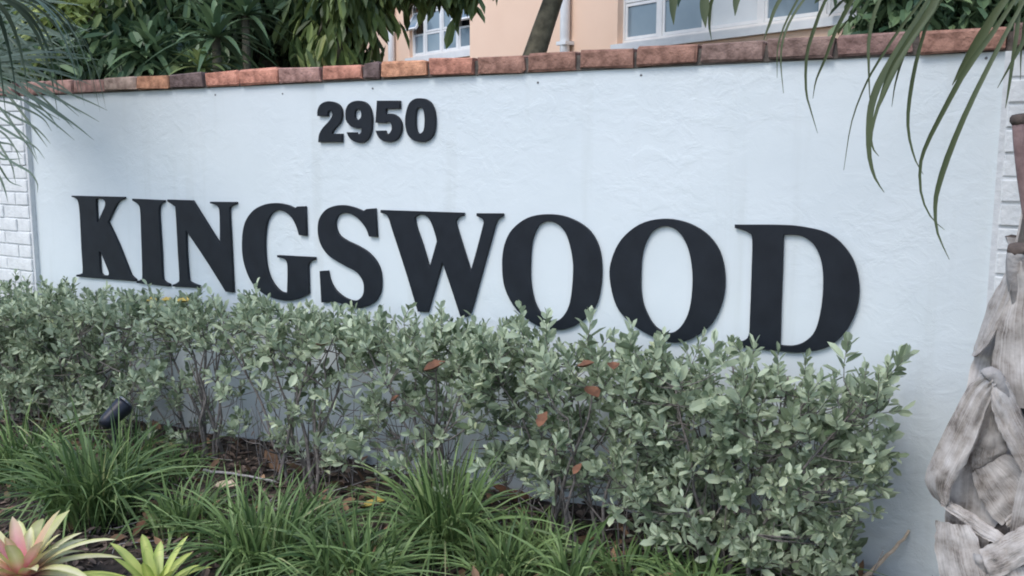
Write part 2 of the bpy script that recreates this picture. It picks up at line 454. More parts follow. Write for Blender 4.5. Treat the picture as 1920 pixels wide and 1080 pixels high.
# ------------------------------------------------------------------ letters and numerals (front faces in the plane of the wall)
# contours: zoom pixels with offset and scale back to the photo; a third value 1 marks a sharp corner
c_ = 1
GLY = [
 ('letter_k', 'black raised serif letter K at the start of the name on the wall', (120,350,5.68), [
  [(88,95,1),(648,109,1),(648,126,1),(598,150),(562,192),(540,236),(475,375,1),(590,620),(700,900),(728,950),(768,985,1),(768,1008,1),(140,957,1),(140,937,1),(188,926),(206,890),(192,650),(175,300),(158,165),(132,125),(88,108,1)],
  [(345,134,1),(395,128),(438,150),(443,200),(412,275),(366,380,1),(355,380,1)],
  [(379,690,1),(396,694,1),(440,800),(484,915),(476,945,1),(425,942),(402,925),(390,890)]]),
 ('letter_i', 'black raised serif letter I on the wall between the K and the N', (230,360,5.4), [
  [(103,67,1),(425,82,1),(425,100,1),(392,122),(373,170),(376,300),(396,620),(406,850),(428,902),(480,932,1),(480,957,1),(148,921,1),(148,902,1),(188,885),(205,840),(192,400),(184,190),(162,125),(103,86,1)]]),
 ('letter_n', 'black raised serif letter N on the wall between the I and the G', (230,360,5.4), [
  [(458,75,1),(712,84,1),(850,305),(990,530,1),(990,350),(985,195),(970,150),(940,128),(890,115,1),(890,98,1),(1155,101,1),(1155,119,1),(1106,145),(1086,195),(1102,520),(1126,1016,1),(1050,1010,1),(850,690),(645,385,1),(650,600),(670,860),(692,910),(780,946,1),(780,972,1),(510,956,1),(510,938,1),(560,916),(580,870),(565,600),(542,195),(522,138),(458,95,1)]]),
 ('letter_g', 'black raised serif letter G on the wall between the N and the S', (440,370,5.269), [
  [(622,90,1),(702,87,1),(713,382,1),(640,372,1),(615,290),(570,202),(505,145),(440,126),(385,147),(340,203),(312,300),(302,450),(311,620),(337,750),(385,850),(450,922),(523,946,1),(527,800),(525,665),(510,622),(480,602),(425,592,1),(425,570,1),(797,590,1),(797,615,1),(752,635),(730,680),(733,800),(735,955,1),(640,1000),(540,1020),(430,1008),(300,958),(182,850),(112,700),(80,540),(84,350),(120,220),(200,120),(310,68),(420,56),(530,76),(600,108,1)]]),
 ('letter_s', 'black raised serif letter S on the wall between the G and the W', (585,375,5.14), [
  [(530,86,1),(613,79,1),(630,358,1),(555,352,1),(520,265),(450,180),(390,140),(330,124),(265,140),(235,190),(230,250),(260,330),(330,385),(440,438),(540,500),(620,590),(664,700),(668,850),(632,950),(560,1012),(460,1040),(380,1035),(300,1003),(230,985),(95,987,1),(79,684,1),(156,679,1),(176,770),(222,858),(300,928),(380,964),(440,965),(490,922),(505,850),(490,770),(430,692),(320,632),(180,547),(100,450),(65,340),(63,230),(90,150),(150,85),(240,53),(330,51),(420,74),(500,106,1)]]),
 ('letter_w', 'black raised serif letter W on the wall between the S and an O', (710,380,4.908), [
  [(22,67,1),(785,92,1),(785,116,1),(740,135),(714,172),(722,225),(785,430),(850,635,1),(910,420),(962,220),(970,178),(955,147),(905,122,1),(905,97,1),(1147,98,1),(1147,125,1),(1110,146),(1085,180),(1060,260),(960,620),(858,985),(812,1050,1),(757,1048,1),(680,810),(590,545,1),(525,770),(455,1008,1),(365,1002,1),(250,620),(130,250),(98,145),(68,108),(22,92,1)],
  [(333,138,1),(380,108),(430,118),(470,152),(500,215),(537,340),(528,395),(470,605,1),(410,400),(350,225)]]),
 ('letter_o', 'black raised serif letter O on the wall, right after the W', (930,390,4.5), [
  [(55,480),(75,310),(140,180),(270,82),(430,52),(600,75),(770,170),(865,320),(893,530),(865,760),(790,900),(650,1000),(500,1028),(340,985),(180,860),(80,680)],
  [(290,480),(305,285),(360,152),(440,112),(530,140),(600,230),(645,400),(653,560),(628,790),(570,912),(488,957),(400,912),(330,800),(295,640)]]),
 ('letter_o', 'black raised serif letter O on the wall, right before the D', (1130,400,4.154), [
  [(57,500),(75,350),(150,200),(290,85),(460,42),(640,65),(800,150),(910,290),(953,480),(935,680),(850,860),(710,968),(570,1006),(420,972),(240,870),(110,720)],
  [(297,500),(312,300),(380,150),(490,99),(590,140),(660,250),(695,400),(701,560),(677,750),(612,880),(520,932),(410,880),(332,750),(302,630)]]),
 ('letter_d', 'black raised serif letter D at the end of the name on the wall', (1365,410,4.154), [
  [(55,46,1),(430,48),(600,65),(760,105),(880,188),(980,330),(1023,520),(1003,700),(930,860),(830,968),(720,1018),(560,1042),(430,1034,1),(28,992,1),(28,966,1),(120,950),(163,905),(172,780),(186,400),(190,160),(165,112),(110,86),(55,72,1)],
  [(434,127,1),(520,126),(600,146),(680,215),(730,340),(743,500),(726,700),(680,870),(600,955),(510,988),(408,985,1),(415,700),(428,350)]]),
 ('numeral_two', 'black raised house numeral two, with its flat foot, above the name on the wall', (585,180,10.8), [
  [(118,340),(130,265),(168,188),(240,132),(350,105),(470,128),(560,188),(610,290),(612,430),(575,540),(510,615),(450,680),(408,762,1),(617,762,1),(617,935,1),(138,935,1),(150,800),(190,700),(260,610),(340,525),(400,440),(422,370),(405,312),(372,294),(340,310),(325,350),(325,410,1),(122,406,1)]]),
 ('numeral_nine', 'black raised house numeral nine, closed loop on top, above the name on the wall', (585,180,10.8), [
  [(688,400),(692,290),(740,180),(830,115),(950,94),(1070,120),(1150,190),(1200,300),(1222,450),(1215,650),(1180,800),(1110,900),(1010,948),(900,935),(800,880),(740,800),(712,733,1),(905,733,1),(922,768),(960,777),(1000,740),(1012,690),(1006,642,1),(930,655),(830,630),(750,570),(700,490)],
  [(873,370),(890,290),(940,264),(990,290),(1007,370),(995,440),(940,487),(885,450)]]),
 ('numeral_five', 'black raised house numeral five, with its flat top bar, above the name on the wall', (695,175,10.8), [
  [(138,148,1),(597,148,1),(597,312,1),(318,312,1),(308,432,1),(380,410),(480,425),(570,490),(620,580),(636,700),(610,820),(550,920),(460,975),(370,987),(260,962),(170,890),(108,756,1),(300,752,1),(312,800),(350,828),(400,800),(436,720),(430,640),(400,592),(350,575),(292,604,1),(108,592,1)]]),
 ('numeral_zero', 'black raised house numeral zero, a plain upright oval, above the name on the wall', (695,175,10.8), [
  [(707,560),(735,350),(800,190),(900,115),(1010,98),(1130,120),(1230,200),(1292,340),(1317,540),(1300,750),(1240,890),(1130,970),(1020,987),(900,962),(800,890),(735,770)],
  [(915,560),(925,380),(960,300),(1005,284),(1060,310),(1090,400),(1102,560),(1085,730),(1050,792),(1000,817),(955,790),(925,710)]]),
]
def contour(pts):
    n = len(pts); out = []
    P = [np.array(p[:2], float) for p in pts]; C = [len(p) > 2 for p in pts]
    for i in range(n):
        b_, c2 = P[i], P[(i+1) % n]
        if C[i] and C[(i+1) % n]:
            out.append(b_); continue
        a = P[i-1] if not C[i] else 2*b_ - c2
        d = P[(i+2) % n] if not C[(i+1) % n] else 2*c2 - b_
        for u in (0, .25, .5, .75):
            out.append(0.5*((2*b_)+(-a+c2)*u+(2*a-5*b_+4*c2-d)*u*u+(-a+3*b_-3*c2+d)*u**3))
    return out
TH = 0.013
for name, label, (ox, oy, sc), cons in GLY:
    cu = bpy.data.curves.new(name, 'CURVE'); cu.dimensions = '2D'; cu.fill_mode = 'BOTH'
    wpts = [[atY(ox + p[0]/sc, oy + p[1]/sc, -TH*0.75) for p in contour(k)] for k in cons]
    cx = np.mean([p[0] for p in wpts[0]]); cz = min(p[2] for p in wpts[0])
    for w in wpts:
        sp = cu.splines.new('POLY'); sp.points.add(len(w) - 1)
        for i, p in enumerate(w): sp.points[i].co = (p[0]-cx, p[2]-cz, 0, 1)
        sp.use_cyclic_u = True
    cu.extrude = TH/2 - 0.001; cu.bevel_depth = 0.001; cu.bevel_resolution = 1; cu.offset = -0.001
    tmp = bpy.data.objects.new('tmp', cu); COL.objects.link(tmp)
    bpy.context.view_layer.update()
    me = bpy.data.meshes.new_from_object(tmp.evaluated_get(bpy.context.evaluated_depsgraph_get()))
    bpy.data.objects.remove(tmp); bpy.data.curves.remove(cu)
    me.name = name
    me.materials.clear(); me.materials.append(M['letter'])
    o = bpy.data.objects.new(name, me); link(o)
    o.location = (cx, -TH/2 - 0.0015, cz); o.rotation_euler = (math.pi/2, 0, 0)
    tag(o, label, 'letter' if 'letter' in name else 'numeral', 'raised black letters of the name' if 'letter' in name else 'raised black house number')

# ------------------------------------------------------------------ hedge shrubs
def shrub(cx, half, height, n_sprig, k_top, label, shoots=(), low=0.10, thin=0.0, cy=-0.33, halfy=0.20):
    root = empty('hedge_shrub', (cx, cy, 0.0), label, 'shrub', 'clipped grey-green hedge shrubs along the wall')
    st = MB(); nodes = []
    nst = 7
    for s in range(nst):
        bx = cx + random.uniform(-.10, .10); by = cy + random.uniform(-.06, .06)
        tx = cx + (s + .5 - nst/2) / (nst/2) * half * 0.85 + random.uniform(-.05,.05); ty = cy + random.uniform(-.6,.6)*halfy
        P = []
        tz = height * random.uniform(.78, .92)
        for t in np.linspace(0, 1, 7):
            e = t ** 1.3
            P.append(np.array([bx + (tx-bx)*e + random.uniform(-.014,.014), by + (ty-by)*e + random.uniform(-.012,.012), hgt(bx, by) - .03 + (tz+.03)*t]))
        P = catmull(P, 13)
        st.tube(P, np.linspace(random.uniform(.0065,.0095), .0025, len(P)), 5)
        nodes += [p for p in P[2:]]
        # a side branch
        for q in range(3):
            i = random.randint(3, 9); p0 = P[i]
            d = np.array([random.uniform(-1,1)*.17, random.uniform(-1,1)*.13, random.uniform(.06,.2)])
            Q = catmull([p0, p0 + d*.5 + np.array([0,0,-.01]), p0 + d], 6)
            Q[:, 2] = np.minimum(Q[:, 2], height*.95)
            st.tube(Q, np.linspace(.004, .0018, 6), 4); nodes += list(Q[2:])
    nodes = np.array(nodes)
    for q in range(26):                       # thin bare shoots low down
        bx = cx + random.uniform(-1, 1)*half*.9; by = cy + random.uniform(-1, 1)*halfy*.8
        z0 = hgt(bx, by) - .01; L = random.uniform(.16, .42)
        dx, dy = random.gauss(0, .22), random.gauss(0, .2)
        st.tube(catmull([(bx, by, z0), (bx + dx*L*.4 + random.gauss(0,.012), by + dy*L*.4, z0 + L*.5), (bx + dx*L, by + dy*L, z0 + L)], 6), np.linspace(.0026, .0012, 6), 4)
    LP, LA, LN, LL, LW = [], [], [], [], []
    holes = [(cx + random.uniform(-1,1)*half, random.uniform(.28, height*.86), random.uniform(.05, .10)) for _ in range(5)] if cx > -2.3 else []
    bumps = [(cx + random.uniform(-1,1)*half, random.uniform(-.05, .035)) for _ in range(3)]
    for s in range(n_sprig + len(shoots)):
        u = random.random()
        topz = height * (1 + 0.05*math.sin(7*cx + s) )
        z = topz - (topz - low) * (u ** k_top)
        if z < .47 and random.random() < thin: continue
        y = cy + max(-1, min(1, random.gauss(0, .55))) * halfy
        x = cx + random.uniform(-1, 1) * half * (1.0 if z > .25 else .8)
        p = np.array([x, y, z])
        top = max(0, (z - height*.72)/(height*.28))
        d = unit(np.array([random.gauss(0, .45) + (x-cx)/half*.25, random.gauss(-.25, .45) + (y-cy)/halfy*.4, .55 + .6*top + random.gauss(0, .2)]))
        Ls = random.uniform(.05, .10)
        if top > .5 and random.random() < .22:
            Ls *= 1.5; p = p + np.array([0, 0, random.uniform(.01, .055)])
        big = 1.0
        if any((x-hx)**2 + (z-hz)**2 < hr*hr for hx, hz, hr in holes) and random.random() < .78 and s < n_sprig: continue
        p = p + np.array([0, 0, top*sum(b_*math.exp(-((x-bx_)/.10)**2) for bx_, b_ in bumps)])
        if s >= n_sprig:
            p, d, Ls = np.array(shoots[s-n_sprig][0]), unit(np.array(shoots[s-n_sprig][1])), .10; big = 1.25
        base = p - d*Ls
        # twig back to the wood
        dist = np.linalg.norm(nodes - base, axis=1) + (nodes[:,2] > base[2])*.15
        nb = nodes[int(np.argmin(dist))]
        if np.linalg.norm(nb - base) < .30:
            st.tube(catmull([nb, (nb+base)/2 + np.array([0,0,-.012]), base, p], 6), np.linspace(.0022,.001,6), 3, cap=False)
        else:
            st.tube([base, p], [.0014,.0009], 3, cap=False)
        nl = random.randint(9, 14)
        a0 = random.random()*6.28
        e1 = unit(np.cross(d, [0.3, 0.2, 1.0])); e2 = np.cross(d, e1)
        for i in range(nl):
            t = i/(nl-1)
            ang = a0 + i*2.4
            rad = math.cos(ang)*e1 + math.sin(ang)*e2
            sp = math.radians(random.uniform(48, 70) - 38*t)
            A = math.cos(sp)*d + math.sin(sp)*rad
            LP.append(base + d*Ls*t + rad*.002); LA.append(A)
            LN.append(unit(np.cross(np.cross(A, d), A) + rng.normal(0,.25,3)))
            l = random.triangular(.022,.068,.042) * (1 - .35*t) * big
            LL.append(l); LW.append(l*random.uniform(.21,.29))
    V, F = leaves(np.array(LP), np.array(LA), np.array(LN), np.array(LL), np.array(LW), .3, .12)
    V[:, 1] = np.minimum(V[:, 1], -0.020)
    fo = mesh_obj('foliage', V, F, M['hedge'], root); fo['kind'] = 'stuff'
    so = st.build('stems', M['stem'], root, True); so['kind'] = 'stuff'
    return root
SH = [(-3.42, .34, .63, 225, 1.0, 'grey-green hedge shrub beside the left brick pier', (), .10, 0),
      (-2.82, .34, .635, 265, 1.1, 'dense grey-green hedge shrub below the letter K', (), .10, 0),
      (-2.20, .34, .645, 235, 1.35, 'grey-green hedge shrub below the letters I and N, black spotlight at its foot', (), .12, .08),
      (-1.58, .34, .655, 165, 2.3, 'open grey-green hedge shrub with bare stems below the letter G', (), .15, .30),
      (-1.00, .33, .675, 165, 2.3, 'open grey-green hedge shrub below the letters S and W', [(atY(828, 578, -.36), (.1,-.1,1)), (atY(715, 588, -.34), (-.05,0,1)), (atY(780, 600, -.36), (.1,0,1))], .15, .28),
      (-0.42, .33, .68, 180, 1.8, 'grey-green hedge shrub below the O that follows the W',
        [(atY(1025, 588, -.36), (.05,-.1,1)), (atY(1108, 590, -.36), (.1,0,1)), (atY(975, 578, -.34), (-.1,0,1)), (atY(870, 590, -.36), (.1,0,1))], .15, .22),
      (0.14, .33, .675, 250, 1.25, 'grey-green hedge shrub below the O next to the D, brown dry leaves inside', [(atY(1185, 612, -.36), (.05,0,1)), (atY(1245, 628, -.36), (.1,0,1)), (atY(1340, 640, -.36), (.1,0,1))], .22, .08),
      (0.70, .39, .715, 400, .82, 'full grey-green hedge shrub at the end of the row below the letter D',
        [(atY(1700, 668, -.34), (.55,-.1,.8)), (atY(1655, 720, -.36), (.7,-.2,.5)), (atY(1690, 770, -.34), (.9,-.1,.3)), (atY(1680, 855, -.36), (1,-.1,.05)), (atY(1590, 640, -.36), (.1,-.1,1)), (atY(1660, 920, -.36), (.9,-.2,-.2))], .15, 0)]
for a in SH: shrub(a[0], a[1], a[2], int(a[3]*1.45), *a[4:])

# ------------------------------------------------------------------ liriope clumps
def clump(px, py, nb, lmin, lmax, spread, label, lean=(0, 0)):
    p = atZ(px, py, 0.0)
    bx, by = p[0], p[1]
    root = empty('grass_clump', (bx, by, hgt(bx, by)), label, 'grass clump', 'liriope clumps in front of the hedge')
    mb = MB()
    for i in range(int(nb*.72)):
        a = random.random()*2*math.pi
        r = random.random()**.7 * spread
        x, y = bx + math.cos(a)*r, by + math.sin(a)*r
        L = random.uniform(lmin, lmax)
        out = random.uniform(.08, 1.15) ** .9
        a2 = a + random.gauss(0, .9)
        bend = random.uniform(.7, 1.5); sw = random.gauss(0, .30); kink = random.random() < .14; kt = random.uniform(.35, .7)
        if random.random() < .12: bend *= 1.7; L *= 1.1
        dx, dy = math.cos(a2)*out + lean[0], math.sin(a2)*out + lean[1]
        z0 = hgt(x, y) - .01
        P = []
        for t in np.linspace(0, 1, 8):
            hor = L*(.18*t + .62*t*t) * 1.0
            ver = L*(1.0*t - (.12 + .50*min(1.1, out))*bend*t*t)
            if kink and t > kt: ver -= L*1.1*(t-kt)
            P.append((x + dx*hor - dy*sw*L*t*t, y + dy*hor + dx*sw*L*t*t, max(z0 + ver, z0 + .004 + .02*t)))
        w = random.uniform(.0026, .0056)
        W = w*np.array([.55,.8,1,1,.92,.75,.45,.06])
        nrm = unit(np.array([-dx*.3 + random.gauss(0,.5), -dy*.3 - .25 + random.gauss(0,.5), .7]))
        mb.ribbon(P, W, nrm, .3)
    o = mb.build('blades', M['grass'], root, True); o['kind'] = 'stuff'
clump(180, 975, 520, .30, .56, .14, 'large dark green grass clump behind the pink-hearted bromeliad')
clump(40, 900, 260, .28, .50, .10, 'dark green grass clump against the hedge by the left brick pier')
clump(490, 1075, 420, .24, .46, .11, 'arching dark green grass clump beside the yellow-green bromeliad')
clump(835, 1030, 430, .30, .56, .09, 'tall fan-shaped green grass clump in front of the letters S and W')
clump(670, 1100, 380, .22, .40, .12, 'low spreading green grass clump between the arching and the fan-shaped ones')
clump(945, 1090, 170, .18, .34, .08, 'small green grass clump right beside the tall fan-shaped one')
clump(1065, 1120, 110, .20, .36, .05, 'sparse upright grass clump in front of the bare hedge stems')
clump(1300, 1130, 130, .14, .26, .08, 'low grass clump below the yellow fallen leaf')
clump(1480, 1100, 140, .12, .24, .08, 'short grass clump at the foot of the last hedge shrub')
clump(345, 1010, 200, .16, .34, .10, 'loose grass clump between the spotlight clump and the arching one')
clump(590, 1010, 170, .16, .32, .09, 'loose grass clump beside the yellow leaf under the open hedge stems')
clump(1010, 1050, 130, .14, .30, .08, 'loose grass clump beside the long brown dry leaf')
clump(250, 900, 150, .18, .36, .08, 'upright grass clump at the foot of the black spotlight')
clump(1180, 1100, 120, .14, .28, .08, 'loose grass clump left of the yellow fallen leaf under the O')
clump(330, 905, 120, .12, .24, .08, 'thin short grass clump beside the black spotlight')

# ------------------------------------------------------------------ bromeliads
def bromeliad(px, py, Z, n, lmin, lmax, wid, kind, label):
    p = atZ(px, py, Z)
    root = empty('bromeliad', (p[0], p[1], hgt(p[0], p[1])), label, 'bromeliad')
    c = np.array([p[0], p[1], max(Z - .02, hgt(p[0], p[1]) + .02)])
    mb = MB(); mb.tube([(p[0], p[1], hgt(p[0], p[1]) - .02), tuple(c), tuple(c + np.array([0,0,.02]))], [.016,.024,.018], 8); mb.build('stem', M['stem'], root, True)
    for i in range(n):
        t_ = i/(n-1)
        a = i*2.39996 + .4
        el = math.radians(80 - 62*t_**.8 + random.uniform(-6, 6))       # inner ones upright
        L = random.uniform(lmin, lmax) * (.62 + .38*min(1, t_*1.8))
        P, W = [], []
        hx, hy = math.cos(a), math.sin(a)
        for t in np.linspace(0, 1, 9):
            hor = L*(math.cos(el)*t + .10*t*t); ver = L*(math.sin(el)*t - (.16 + .30*t_)*t*t)
            P.append(c + np.array([hx*(.012+hor), hy*(.012+hor), ver]))
            W.append(wid*(1 - .12*t)*(1 - t**5)**.8 * (1.15 if t < .1 else 1) + .0004)
        nrm = unit(np.array([-hx*math.sin(el), -hy*math.sin(el), math.cos(el) + .15]))
        cols = []
        for t in np.linspace(0, 1, 9):
            if kind == 'pink':
                g = max(0, 1 - t*(.9 if i < 6 else 2.6)/(1.15 - .35*t_))
                mid = np.array([.96,.89,.56])*(1-g) + np.array([.95,.20,.42])*g
                ed = np.array([.55,.56,.20])*(1-g) + np.array([.80,.30,.30])*g
                if i % 4 == 3: mid = mid*.4 + np.array([.34,.36,.10])*.6
            else:
                mid = np.array([.62,.66,.19]) if t > .15 else np.array([.66,.60,.24])
                ed = np.array([.30,.40,.08])
            cols += [tuple(ed), tuple(mid*random.uniform(.93,1.07)), tuple(ed*.5 + mid*.5 if i % 2 else ed)]
        mb = MB(); mb.ribbon(P, W, nrm, .30, cols)
        mb.build('leaf', M['brom'], root, True)
bromeliad(42, 1072, 0.11, 36, .19, .34, .0205, 'pink', 'cream striped bromeliad with a bright pink heart beside the grass clump')
bromeliad(290, 1110, 0.06, 24, .16, .28, .017, 'lime', 'yellow-green bromeliad with plain leaves next to the pink-hearted one')

# ------------------------------------------------------------------ mulch, litter, sticks, spotlight
def mulch():
    n = 14000
    x = rng.uniform(-4.0, 2.3, n); y = rng.uniform(-1.5, -.01, n)
    z = np.array([hgt(a, b_) for a, b_ in zip(x, y)]) + rng.uniform(.000, .012, n)
    az = rng.uniform(0, 6.28, n); tilt = rng.normal(0, .3, n)
    A = np.stack([np.cos(az)*np.cos(tilt), np.sin(az)*np.cos(tilt), np.sin(tilt)], 1)
    N = unit(np.stack([rng.normal(0,.35,n), rng.normal(0,.35,n), np.ones(n)], 1))
    L = rng.uniform(.012, .055, n); W = L*rng.uniform(.12,.3,n)
    V, F = leaves(np.stack([x, y, z], 1), A, N, L, W, .4, .1)
    V[:, 1] = np.minimum(V[:, 1], -.004)
    o = mesh_obj('mulch', V, F, M['chips']); tag(o, 'scattered brown bark mulch and leaf litter on the bed', None, None, 'stuff')
mulch()
def litter():
    n = 520
    x = rng.uniform(-3.6, 1.7, n); y = rng.uniform(-1.15, -.05, n)
    z = np.array([hgt(a, b_) for a, b_ in zip(x, y)]) + rng.uniform(.012, .03, n)
    az = rng.uniform(0, 6.28, n); tilt = rng.normal(.1, .4, n)
    A = np.stack([np.cos(az)*np.cos(tilt), np.sin(az)*np.cos(tilt), np.sin(tilt)], 1)
    N = unit(np.stack([rng.normal(0,.5,n), rng.normal(-.2,.5,n), np.ones(n)], 1))
    L = rng.uniform(.035, .09, n); W = L*rng.uniform(.16,.28,n)
    V, F = leaves(np.stack([x, y, z], 1), A, N, L, W, .5, -.25)
    V[:, 1] = np.minimum(V[:, 1], -.006)
    o = mesh_obj('leaf_litter', V, F, M['litter']); tag(o, 'dry brown and tan leaf litter lying on the mulch', None, None, 'stuff')
litter()
def twigs():
    mb = MB()
    for i in range(420):
        x, y = random.uniform(-3.6, 1.6), random.uniform(-1.1, -.06)
        a = random.random()*6.28; L = random.uniform(.05, .2); z = hgt(x, y) + random.uniform(.006, .02)
        d = np.array([math.cos(a), math.sin(a), random.uniform(-.05, .25)])*L; p = np.array([x, y, z])
        q = p + d; q[1] = min(q[1], -.02)
        mb.tube(catmull([p, (p+q)/2 + rng.normal(0, .012, 3)*np.array([1,1,.3]), q], 5), np.linspace(.0022, .001, 5), 4)
    o = mb.build('twig_litter', M['greystick'], None, True); tag(o, 'thin dry twigs scattered over the mulch', None, None, 'stuff')
twigs()
def curled_leaf(name, p, L, W, az, pitch, m, label, cat='leaf', group=None, curl=.5):
    mb = MB(); P = []
    h = np.array([math.cos(az), math.sin(az), 0])
    for t in np.linspace(0, 1, 7):
        P.append(np.array([0,0,0.]) + h*L*(t-.5)*math.cos(pitch) + np.array([0,0,1])*(L*(t-.5)*math.sin(pitch) + L*curl*(t-.5)**2))
    Wd = W*np.array([.25,.75,1.0,.9,1.0,.62,.10])*rng.uniform(.85,1.15,7)
    mb.ribbon(P, Wd, (0.1, -0.25, 1), .75)
    o = mesh_obj(name, mb.v, mb.f, m, None, True); o.location = tuple(p)
    return tag(o, label, cat, group)
def onbed(px, py, dz=.02):
    p = atZ(px, py, 0.0); return np.array([p[0], p[1], hgt(p[0], p[1]) + dz])
curled_leaf('fallen_leaf', onbed(1266, 1030, .05), .085, .030, .9, 1.0, M['yellowleaf'], 'yellow fallen leaf standing on the mulch below the second O', curl=.2)
curled_leaf('fallen_leaf', onbed(702, 957, .03), .10, .022, .35, .35, M['yellowleaf'], 'yellow fallen leaf lying beside the tall fan-shaped grass clump', curl=.2)
curled_leaf('fallen_leaf', onbed(425, 938), .10, .028, .1, .1, M['stick'], 'tan fallen leaf on the mulch behind the arching grass clump')
curled_leaf('fallen_leaf', onbed(960, 945, .03), .16, .024, .2, -.2, M['deadleaf'], 'long brown dry leaf on the mulch right of the tall fan-shaped grass clump')
curled_leaf('fallen_leaf', onbed(265, 1010, .03), .07, .02, 1.2, .8, M['deadleaf'], 'brown dry leaf between the two bromeliads and the big grass clump')
curled_leaf('fallen_leaf', onbed(1640, 1060, .02), .12, .03, .5, .1, M['deadleaf'], 'curled brown leaf at the foot of the wall beside the leaning stick')
curled_leaf('fallen_leaf', onbed(925, 1060, .02), .10, .025, 1.9, .2, M['yellowleaf'], 'ochre fallen leaf beside the small grass clump')
for (px, py, Y, L, az, pt) in ((603,648,-.52,.055,.2,.1),(815,692,-.50,.085,.6,.4),(1098,688,-.56,.06,.1,.3),(1150,690,-.5,.06,2.0,.2),(1018,790,-.56,.06,1.2,.9),(740,750,-.5,.04,.5,.7),(1083,882,-.55,.045,1.0,.8),(1110,740,-.48,.075,2.6,.3)):
    curled_leaf('dry_leaf', atY(px, py, Y), L*.9, L*.30, az, pt, M['deadleaf'], 'brown dry leaf caught among the grey-green hedge leaves', 'leaf', 'dry leaves caught in the hedge')
for k, (px, py) in enumerate(((283,566),(312,566),(343,567))):
    curled_leaf('yellow_leaf', atY(px, py, -.28 - .02*k), .075, .02, .15*k, .12, M['yellowleaf'], 'yellowed leaf lying on top of the hedge below the letters I and N', 'leaf', 'yellowed leaves on top of the hedge', .15)
def stick(name, P, r, m, label):
    mb = MB(); Q = catmull(P, 14)
    Q = Q + rng.normal(0, .0015, Q.shape)
    mb.tube(Q, np.linspace(r, r*.5, 14), 6)
    o = mb.build(name, m, None, True); tag(o, label, 'stick')
e = atY(1706, 995, -.02)
g0 = atZ(1590, 1105, 0.0)
stick('dry_stick', [g0 + np.array([0,0,.005]), (g0*.6 + e*.4) + np.array([0,0,-.012]), (g0*.25+e*.75) + np.array([0,0,-.012]), e], .0085, M['stick'], 'pale tan dry stick leaning on the white wall beside the palm')
a, b2 = onbed(345, 900, .02), onbed(520, 925, .03)
stick('dry_stick', [a, (a+b2)/2 + np.array([0,0,.012]), b2], .007, M['greystick'], 'pale grey stick lying on the mulch under the open hedge stems')

sp = onbed(222, 905, 0)
sp[2] += 0.06
lamp = empty('garden_spotlight', (sp[0], sp[1], sp[2]-.06), 'small black garden spotlight on a stake among the hedge and grass', 'spotlight')
mb = MB(); mb.tube([sp + np.array([0,0,-.12]), sp + np.array([0,0,.15])], [.006,.009], 8); mb.build('stake', M['black'], lamp)
mb = MB(); mb.tube([sp + np.array([-.01,-.045,.16]), sp + np.array([-.01,-.03,.17]), sp + np.array([0,.04,.215]), sp + np.array([0.002,.05,.225])], [.022,.030,.040,.040], 14)
mb.build('housing', M['black'], lamp, True)
mb = MB(); mb.tube([sp + np.array([0.0025,.0505,.226]), sp + np.array([.004,.056,.230])], [.035,.035], 14); mb.build('lens', M['lens'], lamp)
mb = MB(); mb.box(sp[0]-.018, sp[0]+.018, sp[1]-.008, sp[1]+.008, sp[2]+.14, sp[2]+.172); mb.build('bracket', M['black'], lamp)

# ------------------------------------------------------------------ palm beside the wall (right): trunk with split old leaf bases
TA = atY(2012, 700, -0.50)
TX, TY = TA[0], TA[1]
palm = empty('boot_palm', (TX, TY, 0), 'palm with grey split leaf bases on its trunk beside the right brick pier', 'palm tree')
def tr(z): return .088 + .115*max(0, 1 - z/1.1)**1.2
mb = MB()
V, F = [], []
zs = np.linspace(-.1, 2.25, 48); n = 26
for j, z in enumerate(zs):
    for k in range(n):
        w = 2*math.pi*k/n
        r = tr(max(0, z))*(1 + .05*math.sin(3*w + z*9) + .04*math.sin(w*5 - z*14)) + random.uniform(-.004,.004)
        V.append((TX + r*math.cos(w), TY + r*math.sin(w), z))
for j in range(len(zs)-1):
    for k in range(n): F.append((j*n+k, j*n+(k+1)%n, (j+1)*n+(k+1)%n, (j+1)*n+k))
F.append(tuple((len(zs)-1)*n + k for k in range(n)))
mesh_obj('trunk', V, F, M['core'], palm, True)
VIEW = math.atan2(CAM[1]-TY, CAM[0]-TX)      # direction from trunk to the photographer
def surf(ang, z, out): 
    r = tr(max(0, z)) + out
    return np.array([TX + r*math.cos(ang), TY + r*math.sin(ang), z])
